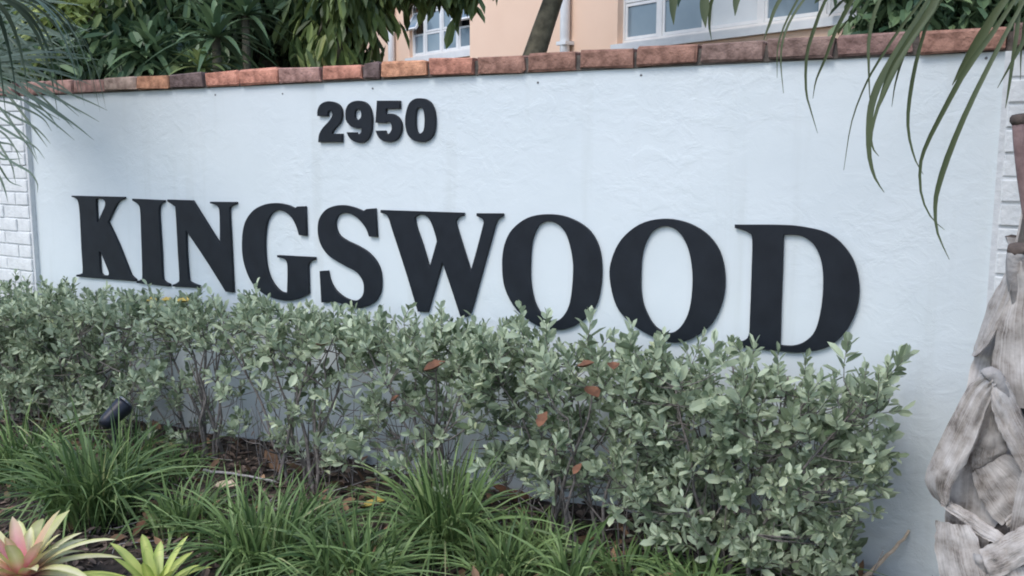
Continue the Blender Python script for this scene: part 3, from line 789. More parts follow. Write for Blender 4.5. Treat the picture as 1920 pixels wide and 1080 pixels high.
def sheet(rows, thick, name, m, parent):
    """closed slab from a grid of points; thickness towards the trunk axis; fibres follow the second UV axis"""
    R_, C_ = len(rows), len(rows[0])
    A = np.array(rows, float)
    ax = np.zeros_like(A); ax[..., 0] = TX; ax[..., 1] = TY; ax[..., 2] = A[..., 2]
    B = A + unit(ax - A)*thick
    n0 = R_*C_
    A, B = A.reshape(-1,3), B.reshape(-1,3)
    F = []
    for i in range(R_-1):
        for j in range(C_-1):
            q = (i*C_+j, i*C_+j+1, (i+1)*C_+j+1, (i+1)*C_+j)
            F.append(q); F.append(tuple(x+n0 for x in q[::-1]))
    rim = [j for j in range(C_)] + [i*C_+C_-1 for i in range(1, R_)] + [(R_-1)*C_+j for j in range(C_-2, -1, -1)] + [i*C_ for i in range(R_-2, 0, -1)]
    m_ = len(rim)
    for k in range(m_):
        k2 = (k+1) % m_
        F.append((2*n0+k2, 2*n0+k, 2*n0+m_+k, 2*n0+m_+k2))
    V = np.concatenate([A, B, A[rim], B[rim]])
    o = mesh_obj(name, V, F, m, parent, True)
    uvv = np.array([(j/(C_-1), i/(R_-1)) for i in range(R_) for j in range(C_)])
    uvv = np.concatenate([uvv, uvv, uvv[rim], uvv[rim]]) + rng.uniform(0, 9, 2)
    ul = o.data.uv_layers.new(name='UVMap')
    idx = np.zeros(len(o.data.loops), dtype=np.int32); o.data.loops.foreach_get('vertex_index', idx)
    ul.data.foreach_set('uv', uvv[idx].ravel())
    return o
def boot(az, za, h, half_ang, flare, seed):
    """one old leaf base: a cut stub and two straps splitting downwards round the trunk"""
    r = random.Random(seed)
    a0 = VIEW + math.radians(az)
    cen = surf(a0, za, .055)
    bt = bpy.data.objects.new('leaf_base', None)
    # stub is the part's own mesh
    out = np.array([math.cos(a0), math.sin(a0), 0])
    side = np.array([-math.sin(a0), math.cos(a0), 0])
    L = r.uniform(.07, .11)
    Vv, Ff = [], []
    for i, t in enumerate(np.linspace(-.9, 1, 8)):
        p = cen + out*(L*.42*max(0, t) - .012*(1-t)) + np.array([0,0, L*.8*t])
        hw = .030 - .006*t + (.030*(-t)**1.5 if t < 0 else 0); hd = .014
        for w in np.linspace(0, 2*math.pi, 13)[:-1]:
            Vv.append(p + side*hw*math.cos(w) + out*hd*math.sin(w)*(1 if math.sin(w) > 0 else .5) + rng.normal(0, .0012, 3))
    for i in range(7):
        for k in range(12): Ff.append((i*12+k, i*12+(k+1)%12, (i+1)*12+(k+1)%12, (i+1)*12+k))
    Ff.append(tuple(range(11,-1,-1)))
    stub = mesh_obj('leaf_base', Vv, Ff, M['boot'], palm, True)
    tip = Vv[-12:]
    ctip = np.mean(tip, 0) + out*.004 + np.array([0,0,.006])
    mesh_obj('cut_end', [v + (ctip-np.mean(tip,0))*.3 + (np.mean(tip,0)-v)*.04 for v in tip] + [ctip] + tip, [(k, (k+1)%12, 12) for k in range(12)] + [(13+k, 13+(k+1)%12, (k+1)%12, k) for k in range(12)], M['bootcut'], stub)
    for sgn in (-1, 1):
        rows = []
        ha = math.radians(half_ang)*r.uniform(.9, 1.1)
        ph = r.random()*6
        for t in np.linspace(0, 1, 15):
            z = za - .02 - h*t**1.05
            ac = a0 + sgn*ha*(.10 + .90*t**.85)
            wz = .045 + .055*math.sin(math.pi*min(1, t*1.05))**.8
            row = []
            for s in np.linspace(-1, 1, 7):
                # s = -1 is the lower / inner margin, +1 the upper / outer margin
                ang = ac + sgn*s*wz*.55/(tr(max(0, z))+.05)
                zz = z + s*wz*.60
                o_ = .038 + flare*math.sin(math.pi*min(1, t*.80 + .05))*(.55 + .45*s) + .010*math.cos(s*2.2 + ph) + .007*math.sin(t*9 + ph + s*2) - .03*t*t
                row.append(surf(ang, zz, o_ ))
            rows.append(row)
        sheet(rows, .005, 'strap', M['fibre'], stub)
BOOTS = [(30, .78, .40, 50, .06), (48, 1.10, .40, 48, .05), (20, 1.42, .36, 46, .03), (40, .42, .33, 48, .05), (-125, 1.02, .4, 40, .04), (85, .8, .4, 48, .05), (95, 1.25, .38, 46, .04),
         (150, .65, .4, 48, .05), (160, 1.05, .4, 46, .05), (-150, .80, .4, 48, .05), (-160, 1.25, .38, 46, .03), (60, .18, .2, 50, .05),
         (-80, 1.86, .30, 44, .01), (20, 1.80, .34, 44, .02), (100, 1.7, .34, 44, .02), (180, 1.6, .34, 44, .02), (-20, 2.05, .3, 44, .02), (60, 2.1, .3, 44, .02), (140, 2.05, .3, 44, .02), (-120, 2.0, .3, 44, .02)]
for i, a in enumerate(BOOTS): boot(*a, seed=i)

# the old leaf bases facing the path: sheets between two margins, bent round the trunk
def margin_sheet(name, A, B_, Ya, Yb, bulge, parent, thick=.004, n=20, m=9, wob=.006, matl='fibre', seed=0):
    """A, B_: photo pixels of the two margins; Ya, Yb: their distance in front of the wall, start -> end"""
    r = random.Random(seed); ph = r.random()*6
    def edge(E, Y):
        P = [atY(x, y, Y[0] + (Y[1]-Y[0])*i/(len(E)-1)) for i, (x, y) in enumerate(E)]
        return catmull(P, n)
    Ea, Eb = edge(A, Ya), edge(B_, Yb)
    toward = unit(np.array([CAM[0]-TX, CAM[1]-TY, .1]))
    rows = []
    for i in range(n):
        t = i/(n-1); row = []
        for s_ in np.linspace(0, 1, m):
            b_ = bulge*.6*(1 - abs(2*s_-1)**1.5) + wob*1.5*(abs((s_*3.1 + t*1.3 + ph + .12*math.sin(t*9 + ph)) % 1.0 - .5)*2.6 - .6) + wob*.35*math.sin(t*17 + s_*3 + ph)
            row.append(Ea[i]*(1-s_) + Eb[i]*s_ + toward*b_ + rng.normal(0, .0009, 3))
        rows.append(row)
    return sheet(rows, thick, name, M[matl], parent)
def base_group(name, px, py, Y):
    p = atY(px, py, Y); mb = MB()
    return p
def stub(pts, rad, cutr, m='boot'):
    mb = MB(); mb.tube(catmull(pts, 9), np.linspace(rad*1.25, rad, 9), 12)
    so = mb.build('leaf_base', M[m], palm, True)
    if not cutr: return so
    d = unit(np.array(pts[-1]) - np.array(pts[-2])); e_ = np.array(pts[-1])
    mb = MB(); mb.tube([e_ - d*.012, e_ - d*.004, e_ + d*.004, e_ + d*.009], [cutr*.75, cutr*.95, cutr*.9, cutr*.7], 7); mb.build('cut_end', M['bootcut'], so, True)
    return so
# topmost: a slim reddish petiole with a dark cut end
stub([atY(1960, 520, -.55), atY(1932, 400, -.58), atY(1916, 290, -.60), atY(1910, 222, -.61)], .014, .021, 'petred')
hk = margin_sheet('old_husk', [(1850,600),(1822,680),(1806,760),(1786,850),(1776,930),(1770,1010),(1766,1120)], [(2120,600),(2140,680),(2150,760),(2160,850),(2165,930),(2170,1010),(2175,1120)], (-.53,-.56), (-.50,-.50), .10, palm, n=40, m=22, wob=.016, seed=30)
# second: stub, folded left margin, broad sheath
b2 = stub([atY(1935, 620, -.62), atY(1912, 540, -.64), atY(1906, 500, -.65), atY(1908, 466, -.66)], .020, .024)
margin_sheet('strap', [(1897,482),(1882,517),(1852,575),(1832,635),(1822,665)], [(1908,492),(1896,545),(1874,605),(1852,645),(1830,668)], (-.60,-.52), (-.66,-.60), .014, b2, seed=1)
margin_sheet('sheath', [(1905,492),(1890,560),(1868,625),(1858,700),(1868,760)], [(1930,490),(1975,540),(2010,600),(2040,680),(2050,770)], (-.655,-.60), (-.66,-.62), .045, b2, wob=.010, seed=2)
margin_sheet('strap', [(1915,480),(1945,520),(1985,580),(2030,640),(2060,690)], [(1912,510),(1935,560),(1970,620),(2010,680),(2040,730)], (-.665,-.60), (-.675,-.66), .012, b2, seed=3)
# third: curled tip, inverted V of two straps with folded inner panels
b3 = stub([atY(1890, 800, -.64), atY(1880, 750, -.67), atY(1870, 712, -.685), atY(1858, 700, -.69), atY(1846, 706, -.695)], .015, 0)
margin_sheet('strap', [(1856,696),(1828,712),(1808,737),(1775,800),(1746,858),(1734,896),(1742,924),(1766,946)], [(1868,728),(1858,745),(1850,765),(1836,805),(1817,850),(1795,890),(1779,918),(1776,944)], (-.68,-.54), (-.70,-.63), .020, b3, seed=4, wob=.008)
margin_sheet('strap', [(1862,694),(1886,716),(1908,762),(1935,822),(1962,880)], [(1857,758),(1872,802),(1892,842),(1912,876),(1935,915)], (-.70,-.64), (-.69,-.67), .014, b3, seed=5)
margin_sheet('inner_panel', [(1860,770),(1842,815),(1824,850),(1822,884)], [(1868,775),(1880,812),(1886,842),(1884,852)], (-.655,-.60), (-.655,-.62), .006, b3, seed=6, wob=.004)
margin_sheet('inner_panel', [(1822,886),(1836,930),(1856,962),(1878,984)], [(1886,850),(1925,872),(1960,905),(1990,950)], (-.60,-.60), (-.63,-.62), .016, b3, seed=7, wob=.006)
margin_sheet('inner_panel', [(1884,975),(1905,955),(1935,930),(1965,905)], [(1890,992),(1925,985),(1955,975),(1990,965)], (-.64,-.65), (-.645,-.66), .008, b3, seed=8, wob=.005)
margin_sheet('strap', [(1764,928),(1800,950),(1848,982),(1884,1004)], [(1764,947),(1796,972),(1842,1008),(1872,1020)], (-.60,-.66), (-.61,-.67), .008, b3, seed=9, wob=.004)
# lowest ones
b4 = stub([atY(1870, 1130, -.62), atY(1850, 1075, -.66), atY(1838, 1040, -.68)], .016, 0)
margin_sheet('strap', [(1754,976),(1752,1010),(1758,1056),(1772,1110),(1790,1180)], [(1817,984),(1832,1015),(1842,1045),(1850,1090),(1860,1180)], (-.60,-.62), (-.66,-.70), .018, b4, seed=10)
margin_sheet('strap', [(1836,1030),(1870,1012),(1905,992),(1950,975)], [(1858,1085),(1890,1075),(1930,1055),(1980,1040)], (-.69,-.70), (-.71,-.72), .016, b4, seed=11)
margin_sheet('sheath', [(1848,1075),(1852,1120),(1860,1180),(1870,1260)], [(1990,1040),(2020,1100),(2040,1180),(2050,1260)], (-.70,-.70), (-.66,-.64), .04, b4, seed=12, wob=.01)
CROWN = np.array([TX, TY, 2.25])
def frond(hub, strands, Y, parent, matl, wmax=5.0, yj=.05, crown=CROWN, name='frond', each=True):
    """a fan leaf: petiole from the crown to the hub, leaflets hanging from the hub. strands: pixel paths + half width px"""
    hp = atY(hub[0], hub[1], Y)
    mid = (crown + hp)/2 + np.array([0,0,.22])
    mb = MB(); mb.tube(catmull([crown, mid, hp], 12), np.linspace(.016, .007, 12), 6)
    fr = mb.build(name, M['petiole'], parent, True)
    mbj = MB()
    for st_ in strands:
        pts, hw = st_[0], st_[1]
        peak = st_[2] if len(st_) > 2 else .45
        y1 = Y + random.uniform(-yj, yj)
        P3 = [hp] + [atY(x, y, Y + (y1-Y)*min(1, (i+1)/3)) for i, (x, y) in enumerate(pts)]
        P3 = catmull(P3, 18)
        k = np.linalg.norm(P3[9]-CAM)/FPX
        T = np.linspace(0, 1, 18)
        prof = np.where(T < peak, .35 + .65*(T/peak), np.maximum(0, 1 - ((T-peak)/(1-peak))**1.3))
        W = hw*(.72 if hw < 7 else .9)*k*prof + .0006
        tw = random.uniform(-.7, .7)
        nr = np.array([[math.sin(tw + .8*t)*.8, -1, .25] for t in T])
        m2 = MB() if each else mbj
        m2.ribbon(P3, W, nr, .35)
        if each: m2.build('leaflet', matl, fr, True)
    if not each: 
        mesh_obj('leaflets', np.array(mbj.v), mbj.f, matl, fr, True)
    return fr
frond((1800,-120), [
  ([(1742,0),(1695,75),(1655,145),(1637,190),(1630,235),(1630,290),(1640,332),(1658,361)], 7.5, .40),
  ([(1752,0),(1706,75),(1672,135),(1652,185),(1642,214)], 7.5, .55),
  ([(1762,0),(1715,70),(1680,125),(1650,190),(1634,250),(1637,278),(1648,293)], 5, .4),
  ([(1735,-10),(1690,50),(1650,110),(1622,160),(1596,231),(1582,319)], 3, .3),
  ([(1700,-60),(1650,0),(1630,70),(1629,130),(1631,195)], 4, .5),
  ([(1790,-40),(1745,30),(1722,97),(1706,176),(1702,240),(1714,295),(1731,327)], 4.5, .55),
  ([(1775,-20),(1730,40),(1700,90),(1680,150),(1672,200)], 4, .4)], -.62, palm, M['palm'])
frond((2000,-140), [
  ([(1902,0),(1862,60),(1810,132),(1770,205),(1738,268),(1725,310),(1727,365),(1745,407),(1771,431)], 6, .30),
  ([(1918,5),(1875,83),(1819,194),(1782,280),(1761,342),(1753,384),(1757,435),(1780,487)], 6.5, .55),
  ([(1885,0),(1840,68),(1805,125),(1785,160)], 8, .5),
  ([(1925,-40),(1905,70),(1892,160),(1885,203)], 4, .5),
  ([(1935,-20),(1916,80),(1913,150)], 3, .4),
  ([(1945,-30),(1925,60),(1895,120),(1870,165)], 5, .4),
  ([(1960,-30),(1950,80),(1955,180),(1965,260)], 5, .5),
  ([(1990,-20),(2000,90),(2010,200)], 5, .5)], -.80, palm, M['palm'])
frond((1660,-130), [
  ([(1590,-60),(1548,0),(1526,55),(1512,105),(1511,170),(1520,207),(1533,250)], 4, .45),
  ([(1630,-60),(1597,0),(1568,55),(1547,110),(1530,150),(1524,185)], 4.5, .4),
  ([(1520,-60),(1463,0),(1442,48),(1432,75)], 4.5, .5),
  ([(1560,-60),(1500,10),(1472,62),(1464,112),(1469,175)], 3, .4),
  ([(1540,-60),(1490,10),(1460,80),(1457,146)], 2.5, .4),
  ([(1400,-70),(1340,-10),(1330,40),(1334,76)], 4, .6),
  ([(1390,-80),(1275,-30),(1262,10),(1263,47)], 8, .7),
  ([(1400,-75),(1330,-20),(1321,20),(1323,52)], 9, .7),
  ([(1430,-70),(1385,-10),(1378,30)], 7, .7)], -.50, palm, M['palm'])
def fan(root, crown, az, reach, rise, nseg, L, matl, seed, name='frond'):
    """a complete fan leaf, its leaflets joined; out of the photograph"""
    r = random.Random(seed)
    h = np.array([math.cos(az), math.sin(az), 0])
    hub = crown + h*reach + np.array([0,0,rise])
    mb = MB(); mb.tube(catmull([crown, (crown+hub)/2 + np.array([0,0,.12]), hub], 10), np.linspace(.015,.007,10), 6)
    fr = mb.build(name, M['petiole'], root, True)
    side = np.array([-math.sin(az), math.cos(az), 0])
    m2 = MB()
    for i in range(nseg):
        a = math.radians(-120 + 240*i/(nseg-1))
        d = h*math.cos(a) + side*math.sin(a)
        l = L*r.uniform(.85, 1.1)*(.75 + .25*math.cos(a/2))
        P = [hub + d*l*t*(1 - .25*t*t) + np.array([0,0, .10*t*l - .75*l*t**3]) for t in np.linspace(0, 1, 10)]
        W = .014*np.array([.3,.6,.9,1,.95,.8,.6,.42,.25,.04])
        m2.ribbon(P, W, (0, 0, 1), .35)
    m2.build('leaflets', matl, fr, True)
for i, az in enumerate((20, 75, 130, 330)):
    fan(palm, CROWN, math.radians(az), .55, .45, 34, .75, M['palm'], i)

# ------------------------------------------------------------------ palm at the left end
LB = atZ(-42, 1010, 0.0)
LX, LY = LB[0], LB[1]
LCROWN = np.array([LX - .05, LY + .05, 1.50])
lpalm = empty('fan_palm', (LX, LY, 0), 'blue-green fan palm leaning in from beside the left brick pier', 'palm tree')
mb = MB(); mb.tube(catmull([(LX, LY, -.1), (LX, LY, .6), tuple(LCROWN)], 22), [.055 + random.uniform(-.003,.003) - .0006*i for i in range(22)], 12)
mb.build('trunk', M['boot'], lpalm, True)
LYY = -.42
frond((-75,185), [
  ([(0,189),(45,203),(80,222),(97,246)], 2.6), ([(-10,172),(30,182),(72,202),(113,225)], 2.4), ([(-10,200),(28,219),(63,237),(83,255),(95,270)], 2.4),
  ([(-20,222),(0,237),(37,259),(67,276),(84,298)], 2.8), ([(-20,190),(7,210),(37,252),(56,278),(72,308)], 2.8), ([(-25,262),(22,303),(55,322),(70,344),(70,362)], 2.6),
  ([(-30,270),(0,313),(18,340),(42,350)], 2.6), ([(-30,280),(0,333),(9,355),(15,379)], 2.6), ([(-20,255),(0,267),(22,272),(42,294)], 2.2), ([(-20,280),(0,297),(22,299),(42,297)], 2),
  ([(-20,240),(5,280),(22,310),(30,345)], 2.4), ([(-10,215),(30,240),(58,268),(70,300)], 2.2), ([(-15,235),(12,255),(32,285),(40,320)], 2.2), ([(-10,180),(50,190),(90,212),(108,240)], 1.8)],
  LYY, lpalm, M['palmdark'], crown=LCROWN, yj=.06)
def radial(hub, n, a0, a1, L, hw, droop, seed):
    r = random.Random(seed); out = []
    for i in range(n):
        a = math.radians(a0 + (a1-a0)*i/(n-1) + r.uniform(-7, 7)); l = L*r.uniform(.6, 1.1); droop = r.uniform(.02, .3)
        out.append(([(hub[0] + math.cos(a)*l*t, hub[1] + math.sin(a)*l*t + droop*l*t*t*abs(math.cos(a))) for t in (.3,.6,.85,1.0)], hw*r.uniform(.8,1.2), .5))
    return out
frond((-60,125), radial((-60,125), 28, -58, 26, 245, 2.4, .10, 1), -.50, lpalm, M['palmdark'], crown=LCROWN, yj=.10)
frond((-40,10), radial((-40,10), 24, -35, 70, 190, 2.6, .15, 2), -.38, lpalm, M['palmdark'], crown=LCROWN, yj=.10)
frond((-85,60), radial((-85,60), 22, -20, 45, 235, 2.6, .12, 3), -.30, lpalm, M['palmdark'], crown=LCROWN, yj=.08)
for i, az in enumerate((140,)):
    fan(lpalm, LCROWN, math.radians(az), .45, .35, 30, .6, M['palmdark'], 20+i)

# ------------------------------------------------------------------ building behind
FD = np.array([0.925, -0.379, 0.0]); FD /= np.linalg.norm(FD)          # along the facade, to the right
FN = np.array([-FD[1], FD[0], 0.0])                                     # into the building
P0 = atD(881, 100, 12.0); P0[2] = 0.0
def B(a):                       # building coordinates: s along facade, d into it, z
    return P0 + FD*a[0] + FN*a[1] + np.array([0, 0, a[2]])
def fs(px, py, off=0.0):
    h = atPlane(px, py, P0 + FN*off, FN); return np.dot(h - P0, FD), h[2]
bld = empty('peach_building', tuple(P0), 'peach rendered building with white framed windows behind the sign wall', 'building')
sR = fs(1641, 40)[0]
w0, zs0 = fs(1157, 86); w1 = fs(1632, 24)[0]
zs1 = fs(1435, 46)[1]
zsill = (zs0 + zs1)/2
HT = 6.2; ztop = zsill + 1.62
mb = MB()
mb.box(0, w0, 0, .25, 0, HT, B); mb.box(w1 + .0, sR, 0, .25, 0, HT, B); mb.box(w0, w1, 0, .25, 0, zsill, B); mb.box(w0, w1, 0, .25, ztop, HT, B)
mb.box(0, .25, .25, 7, 0, HT, B); mb.box(sR-.25, sR, .25, 7, 0, HT, B); mb.box(.25, sR-.25, 6.75, 7, 0, HT, B)
mb.build('wall', M['peach'], bld)
OFF = 1.3
u0 = fs(560, 60, OFF)[0]
v0, vz0 = fs(768, 111, OFF); v1 = .5
vz = fs(800, 105, OFF)[1]; vtop = vz + 1.45
mb = MB(); mb.box(u0, v0, OFF, OFF+.25, 0, HT-.4, B); mb.box(v0, v1, OFF, OFF+.25, 0, vz, B); mb.box(v0, v1, OFF, OFF+.25, vtop, HT-.4, B); mb.box(v1, .0, OFF, OFF+.25, 0, HT-.4, B) if v1 < 0 else None
mb.build('wing_wall', M['peach'], bld)
mb = MB(); mb.box(-.4, sR+.4, -.45, 7.4, HT, HT+.22, B); mb.box(u0-.3, -.401, OFF-.4, 7.4, HT-.4, HT-.2, B); mb.build('roof', M['roof'], bld)
mb = MB(); mb.box(.26, sR-.26, .6, .66, 0, HT-.1, B); mb.build('black_backing', M['black'], bld)  # plain black sheet across the inside, behind the main windows
mb = MB(); mb.box(u0+.1, v1, OFF+.7, OFF+.76, 0, HT-.5, B); mb.build('black_backing', M['black'], bld)  # same black sheet behind the wing window
def window(s0, s1, z0, z1, cols, rows, d, paints, open_=()):
    fr = MB(); t = .045
    fr.box(s0, s1, d, d+.07, z0, z0+t, B); fr.box(s0, s1, d, d+.07, z1-t, z1, B)
    edges_ = [s0 + (s1-s0)*c for c in cols]
    for e_ in edges_:
        fr.box(max(s0, e_-t*.6), min(s1, e_+t*.6), d+.002, d+.068, z0+t, z1-t, B)
    zz = np.linspace(z0+t, z1-t, rows+1)
    fo = fr.build('window_frame', M['whiteframe'], bld)
    for i in range(len(edges_)-1):
        a_, b_ = max(s0, edges_[i]-t*.6 if i == 0 else edges_[i]) + t*.62, edges_[i+1] - t*.62
        for j in range(rows):
            lo, hi = zz[j] + .004, zz[j+1] - .004
            tilt = .55 if (i, j) in open_ else 0.0
            def Mv(q, tilt=tilt, hi=hi, d=d):
                dz = hi - q[2]; dd = q[1] - (d + .03)
                return B((q[0], d + .03 + dd*math.cos(tilt) - dz*math.sin(tilt), hi - dz*math.cos(tilt) - dd*math.sin(tilt)))
            sa = MB(); w = .03
            for bx in ((a_, b_, lo, lo+w), (a_, b_, hi-w, hi), (a_, a_+w, lo+w, hi-w), (b_-w, b_, lo+w, hi-w)):
                sa.box(bx[0], bx[1], d+.012, d+.045, bx[2], bx[3], Mv)
            so = sa.build('sash', M['whiteframe'], fo)
            pn = MB(); pn.box(a_+w, b_-w, d+.024, d+.032, lo+w, hi-w, Mv)
            pn.build('pane', M[paints[i]], fo)
    return fo
cs = [(fs(x, 60)[0]-w0)/(w1-w0) for x in (1226, 1312, 1416, 1532)]
window(w0, w1, zsill, ztop, [0] + cs + [1], 4, .08, ['pane','pane','blind','pane','blind'])
mb = MB(); mb.box(w0-.05, w1+.03, -.05, -.002, zsill-.075, zsill-.0, B); mb.build('window_sill', M['whiteframe'], bld)
cv = [(fs(x, 90, OFF)[0]-v0)/(v1-v0) for x in (790, 821, 852)]
window(v0, v1, vz, vtop, [0] + cv + [1], 4, OFF+.06, ['pane']*4, open_=((0,1),(0,2),(3,1),(3,2),(2,3)))
mb = MB(); mb.box(v0-.05, v1, OFF-.06, OFF-.002, vz-.10, vz, B); mb.build('window_sill', M['whiteframe'], bld)
for px, off in ((1068, 0), (740, OFF)):
    s_ = fs(px, 60, off)[0]
    mb = MB(); mb.tube([B((s_, off-.07, 0)), B((s_, off-.07, HT-.45))], .055, 10)
    pipe = mb.build('downpipe', M['whiteframe'], bld, True)
    for z in (1.2, 2.5, 4.2):
        mb = MB(); mb.box(s_-.08, s_+.08, off-.13, off-.001, z, z+.04, B); mb.build('pipe_clip', M['whiteframe'], pipe)

# ------------------------------------------------------------------ trees and shrubs behind the wall
def foliage(blobs, n, lmin, lmax, ratio, droop, seed):
    """leaves in clumps through several ellipsoids; blobs: (centre, radii, weight)"""
    r = np.random.default_rng(seed)
    w = np.array([b_[2] for b_ in blobs], float); w /= w.sum()
    per = 9
    nc = n // per
    idx = r.choice(len(blobs), nc, p=w)
    d = unit(r.normal(0, 1, (nc, 3))); rad = r.uniform(0, 1, nc) ** .45
    C = np.array([blobs[i][0] for i in idx]) + d*rad[:, None]*np.array([blobs[i][1] for i in idx])
    P = np.repeat(C, per, 0) + r.normal(0, lmax*.35, (nc*per, 3))
    az = r.uniform(0, 6.283, nc*per)
    A = np.stack([np.cos(az), np.sin(az), np.zeros_like(az)], 1) + np.array([0,0,-droop]) + r.normal(0, .35, (nc*per, 3))
    N = np.stack([np.cos(az)*.5, np.sin(az)*.5, np.ones_like(az)], 1) + r.normal(0, .25, (nc*per, 3))
    L = r.uniform(lmin, lmax, nc*per); W = L*ratio*r.uniform(.8, 1.2, nc*per)
    return leaves(P, A, N, L, W, .25, .25)
def tree(name, base, path, r0, blobs, n, lmin, lmax, ratio, droop, m, label, cat, group=None, seed=0, limbs=8, bark='trunk', lk=8):
    root = empty(name, tuple(base), label, cat, group)
    mb = MB(); P = catmull(path, 16)
    mb.tube(P, np.linspace(r0, r0*.6, 16), 10)
    rr = random.Random(seed)
    for i in range(limbs):
        c, rd, _ = blobs[i % len(blobs)]
        c = np.array(c); tgt = c + np.array([rr.uniform(-.6,.6)*rd[0], rr.uniform(-.6,.6)*rd[1], rr.uniform(-.5,.5)*rd[2]])
        k = rr.randint(lk, 15); p0 = P[k]
        mb.tube(catmull([p0, (p0+tgt)/2 + np.array([0,0,.08]), tgt], 9), np.linspace(r0*.42, r0*.10, 9), 6)
    mb.build('trunk', M[bark], root, True)
    V, F = foliage(blobs, n, lmin, lmax, ratio, droop, seed)
    o = mesh_obj('crown', V, F, m, root); o['kind'] = 'stuff'
    return root
def gp(px, depth): 
    p = atD(px, 293, depth); return np.array([p[0], p[1], 0.0])
def bl(px, py, depth, rx, ry, rz, w=1.0): return (atD(px, py, depth), (rx, ry, rz), w)

g = gp(508, 7.2)
tree('broadleaf_tree', g, [g, g + np.array([.05,0,1.2]), atD(500, 60, 7.2), atD(520, -60, 7.2)], .10,
     [bl(330,20,7.0,.8,.6,.45,1.2), bl(520,0,7.0,.6,.6,.40,1.2), bl(250,80,6.9,.6,.5,.4,.8), bl(560,90,7.6,.32,.5,.35,.6), bl(420,-90,7.2,1.6,1.2,.5,1.5), bl(440,110,8.2,.9,.5,.5,1.1)],
     6800, .10, .22, .17, .75, M['dark'], 'dark evergreen tree with drooping narrow leaves behind the left half of the wall', 'tree', None, 3)
g = gp(640, 6.4)
tree('broadleaf_tree', g, [g, g + np.array([0,0,1.2]), atD(640, 40, 6.4), atD(690, -80, 6.4)], .06,
     [bl(665,-15,6.3,.16,.25,.14,1.0), bl(632,85,6.5,.15,.25,.13,.7), bl(800,-75,6.3,.30,.3,.14,1.0), bl(855,-70,6.3,.12,.3,.14,.6), bl(700,-130,6.4,.9,.8,.3,1.2), bl(600,30,6.8,.25,.3,.2,.6)],
     2300, .12, .22, .15, 1.5, M['mango'], 'tree with long hanging yellow-green leaves beside the peach building', 'tree', None, 4)
g = gp(60, 6.0)
tree('lime_shrub', g, [g, g + np.array([0,0,1.2]), atD(100, 40, 6.0)], .03,
     [bl(118,18,6.0,.16,.2,.11,1), bl(160,-50,6.0,.3,.3,.15,.8), bl(105,115,6.0,.12,.2,.06,.25)],
     900, .07, .15, .2, .4, M['lime'], 'yellow-green shrub, sunlight put into its leaf colour, seen through the blue-green palm fronds', 'shrub', None, 5)
g = gp(230, 6.2)
tree('leafy_shrub', g, [g, g + np.array([0,0,1.0]), atD(240, 110, 6.2)], .04,
     [bl(215,120,6.2,.5,.4,.30,1), bl(110,140,6.2,.5,.4,.28,1), bl(20,120,6.4,.6,.4,.4,1), bl(320,125,6.2,.4,.4,.2,.7)],
     2600, .08, .18, .2, .6, M['dark'], 'low dark shrub directly behind the coping by the blue-green palm', 'shrub', None, 6)
# slim leaning tree in front of the peach wall
g = gp(935, 8.0)
tree('slim_tree', g, [g, atD(975, 200, 8.0), atD(1004, 98, 8.0), atD(1037, 0, 8.0), atD(1090, -150, 8.0)], .118,
     [bl(1090,-200,8.0,1.0,.9,.35,1.2), bl(1240,-130,7.6,.6,.5,.25,.8), bl(960,-170,8.0,.8,.6,.3,1)],
     2600, .12, .24, .17, 1.2, M['dark'], 'leaning slim olive-brown tree trunk in front of the peach wall', 'tree', None, 7, 6, 'trunk', 14)
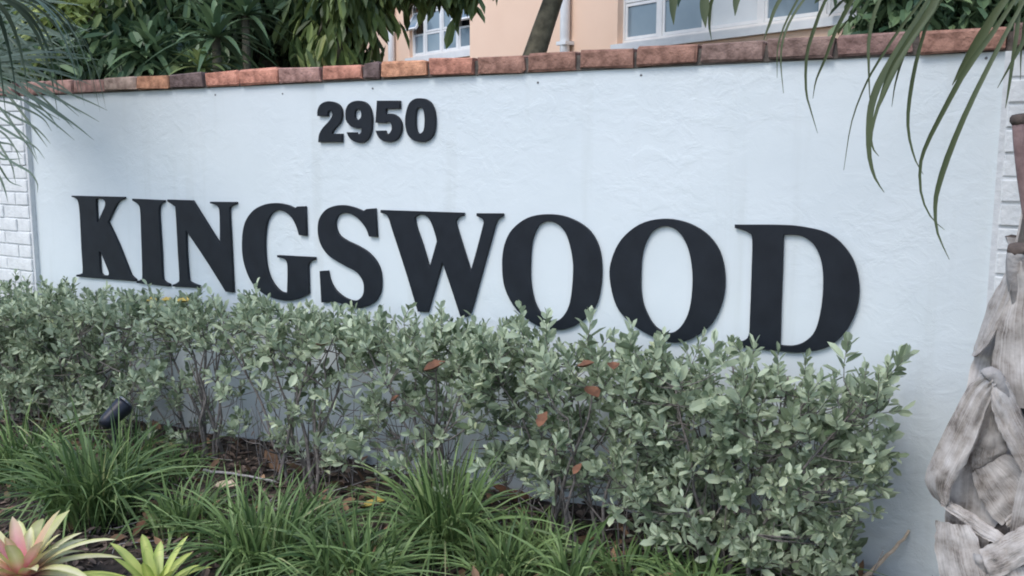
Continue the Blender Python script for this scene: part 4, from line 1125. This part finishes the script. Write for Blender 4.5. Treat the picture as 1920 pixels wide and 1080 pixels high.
# dark trees beyond the right half
g = gp(1760, 7.6)
tree('broadleaf_tree', g, [g, g + np.array([0,0,1.5]), atD(1760, 0, 7.6)], .10,
     [bl(1720,30,7.2,.45,.5,.35,1.1), bl(1830,20,7.4,.6,.6,.45,1.2), bl(1930,30,7.4,.6,.6,.5,1), bl(1780,-110,7.6,1.2,1.0,.6,1.2), bl(1760,110,7.8,.8,.5,.4,1)],
     6500, .09, .20, .2, .6, M['dark'], 'dark evergreen tree beyond the end of the peach building', 'tree', None, 8)
g = gp(1990, 12)
tree('broadleaf_tree', g, [g, g + np.array([0,0,1.5]), atD(1990, 0, 12)], .12,
     [bl(1850,40,12,1.6,1.0,1.1,1.1), bl(2050,20,12,1.5,1.0,1.2,1.2)],
     6000, .14, .28, .25, .5, M['dark'], 'dark tree farther back behind the right brick pier', 'tree', None, 9)
g = gp(150, 14)
tree('broadleaf_tree', g, [g, g + np.array([0,0,1.8]), atD(150, 20, 14)], .14,
     [bl(260,60,14,1.6,1.0,1.0,1.1), bl(430,60,14.5,1.4,1.0,1.1,1.2), bl(30,60,14,1.3,1.0,1.0,1.0), bl(570,70,14,.6,.8,.8,.7)],
     5200, .16, .32, .22, .5, M['dark'], 'broad dark tree far behind the left half of the wall', 'tree', None, 10)
# strappy cane plants
def cane_plant(px, py, depth, L, nl, label, cane='trunk'):
    top = atD(px, py, depth); base = gp(px-3, depth)
    root = empty('cane_plant', tuple(base), label, 'cane plant', 'strappy cane plants behind the wall')
    mb = MB(); mb.tube(catmull([base, (base+top)/2 + np.array([.02,0,0]), top], 12), np.linspace(.035,.026,12), 8); mb.build('cane', M[cane], root, True)
    mb = MB()
    for i in range(nl):
        a = i*2.4; el = math.radians(80 - 95*(i/nl))
        h = np.array([math.cos(a), math.sin(a), 0]); l = L*random.uniform(.8, 1.1)
        P = [top + h*l*math.cos(el)*t + np.array([0,0,l*(math.sin(el)*t - .45*t*t)]) for t in np.linspace(0, 1, 8)]
        mb.ribbon(P, .022*np.array([.6,.85,1,1,.9,.7,.4,.03]), unit(np.array([-h[0]*.4, -h[1]*.4, 1])), .3)
    mb.build('leaves', M['mango'] if cane == 'petiole' else M['dark'], root, True)
cane_plant(405, 72, 5.6, .42, 34, 'cane plant with a rosette of strap leaves just behind the brick coping')
cane_plant(378, 128, 5.4, .26, 20, 'short cane plant with a yellowish stem just behind the coping', 'petiole')
cane_plant(285, 100, 5.9, .40, 30, 'cane plant with dark strap leaves beside the low dark shrub')
cane_plant(460, 30, 6.2, .40, 30, 'taller cane plant with strap leaves against the dark tree')
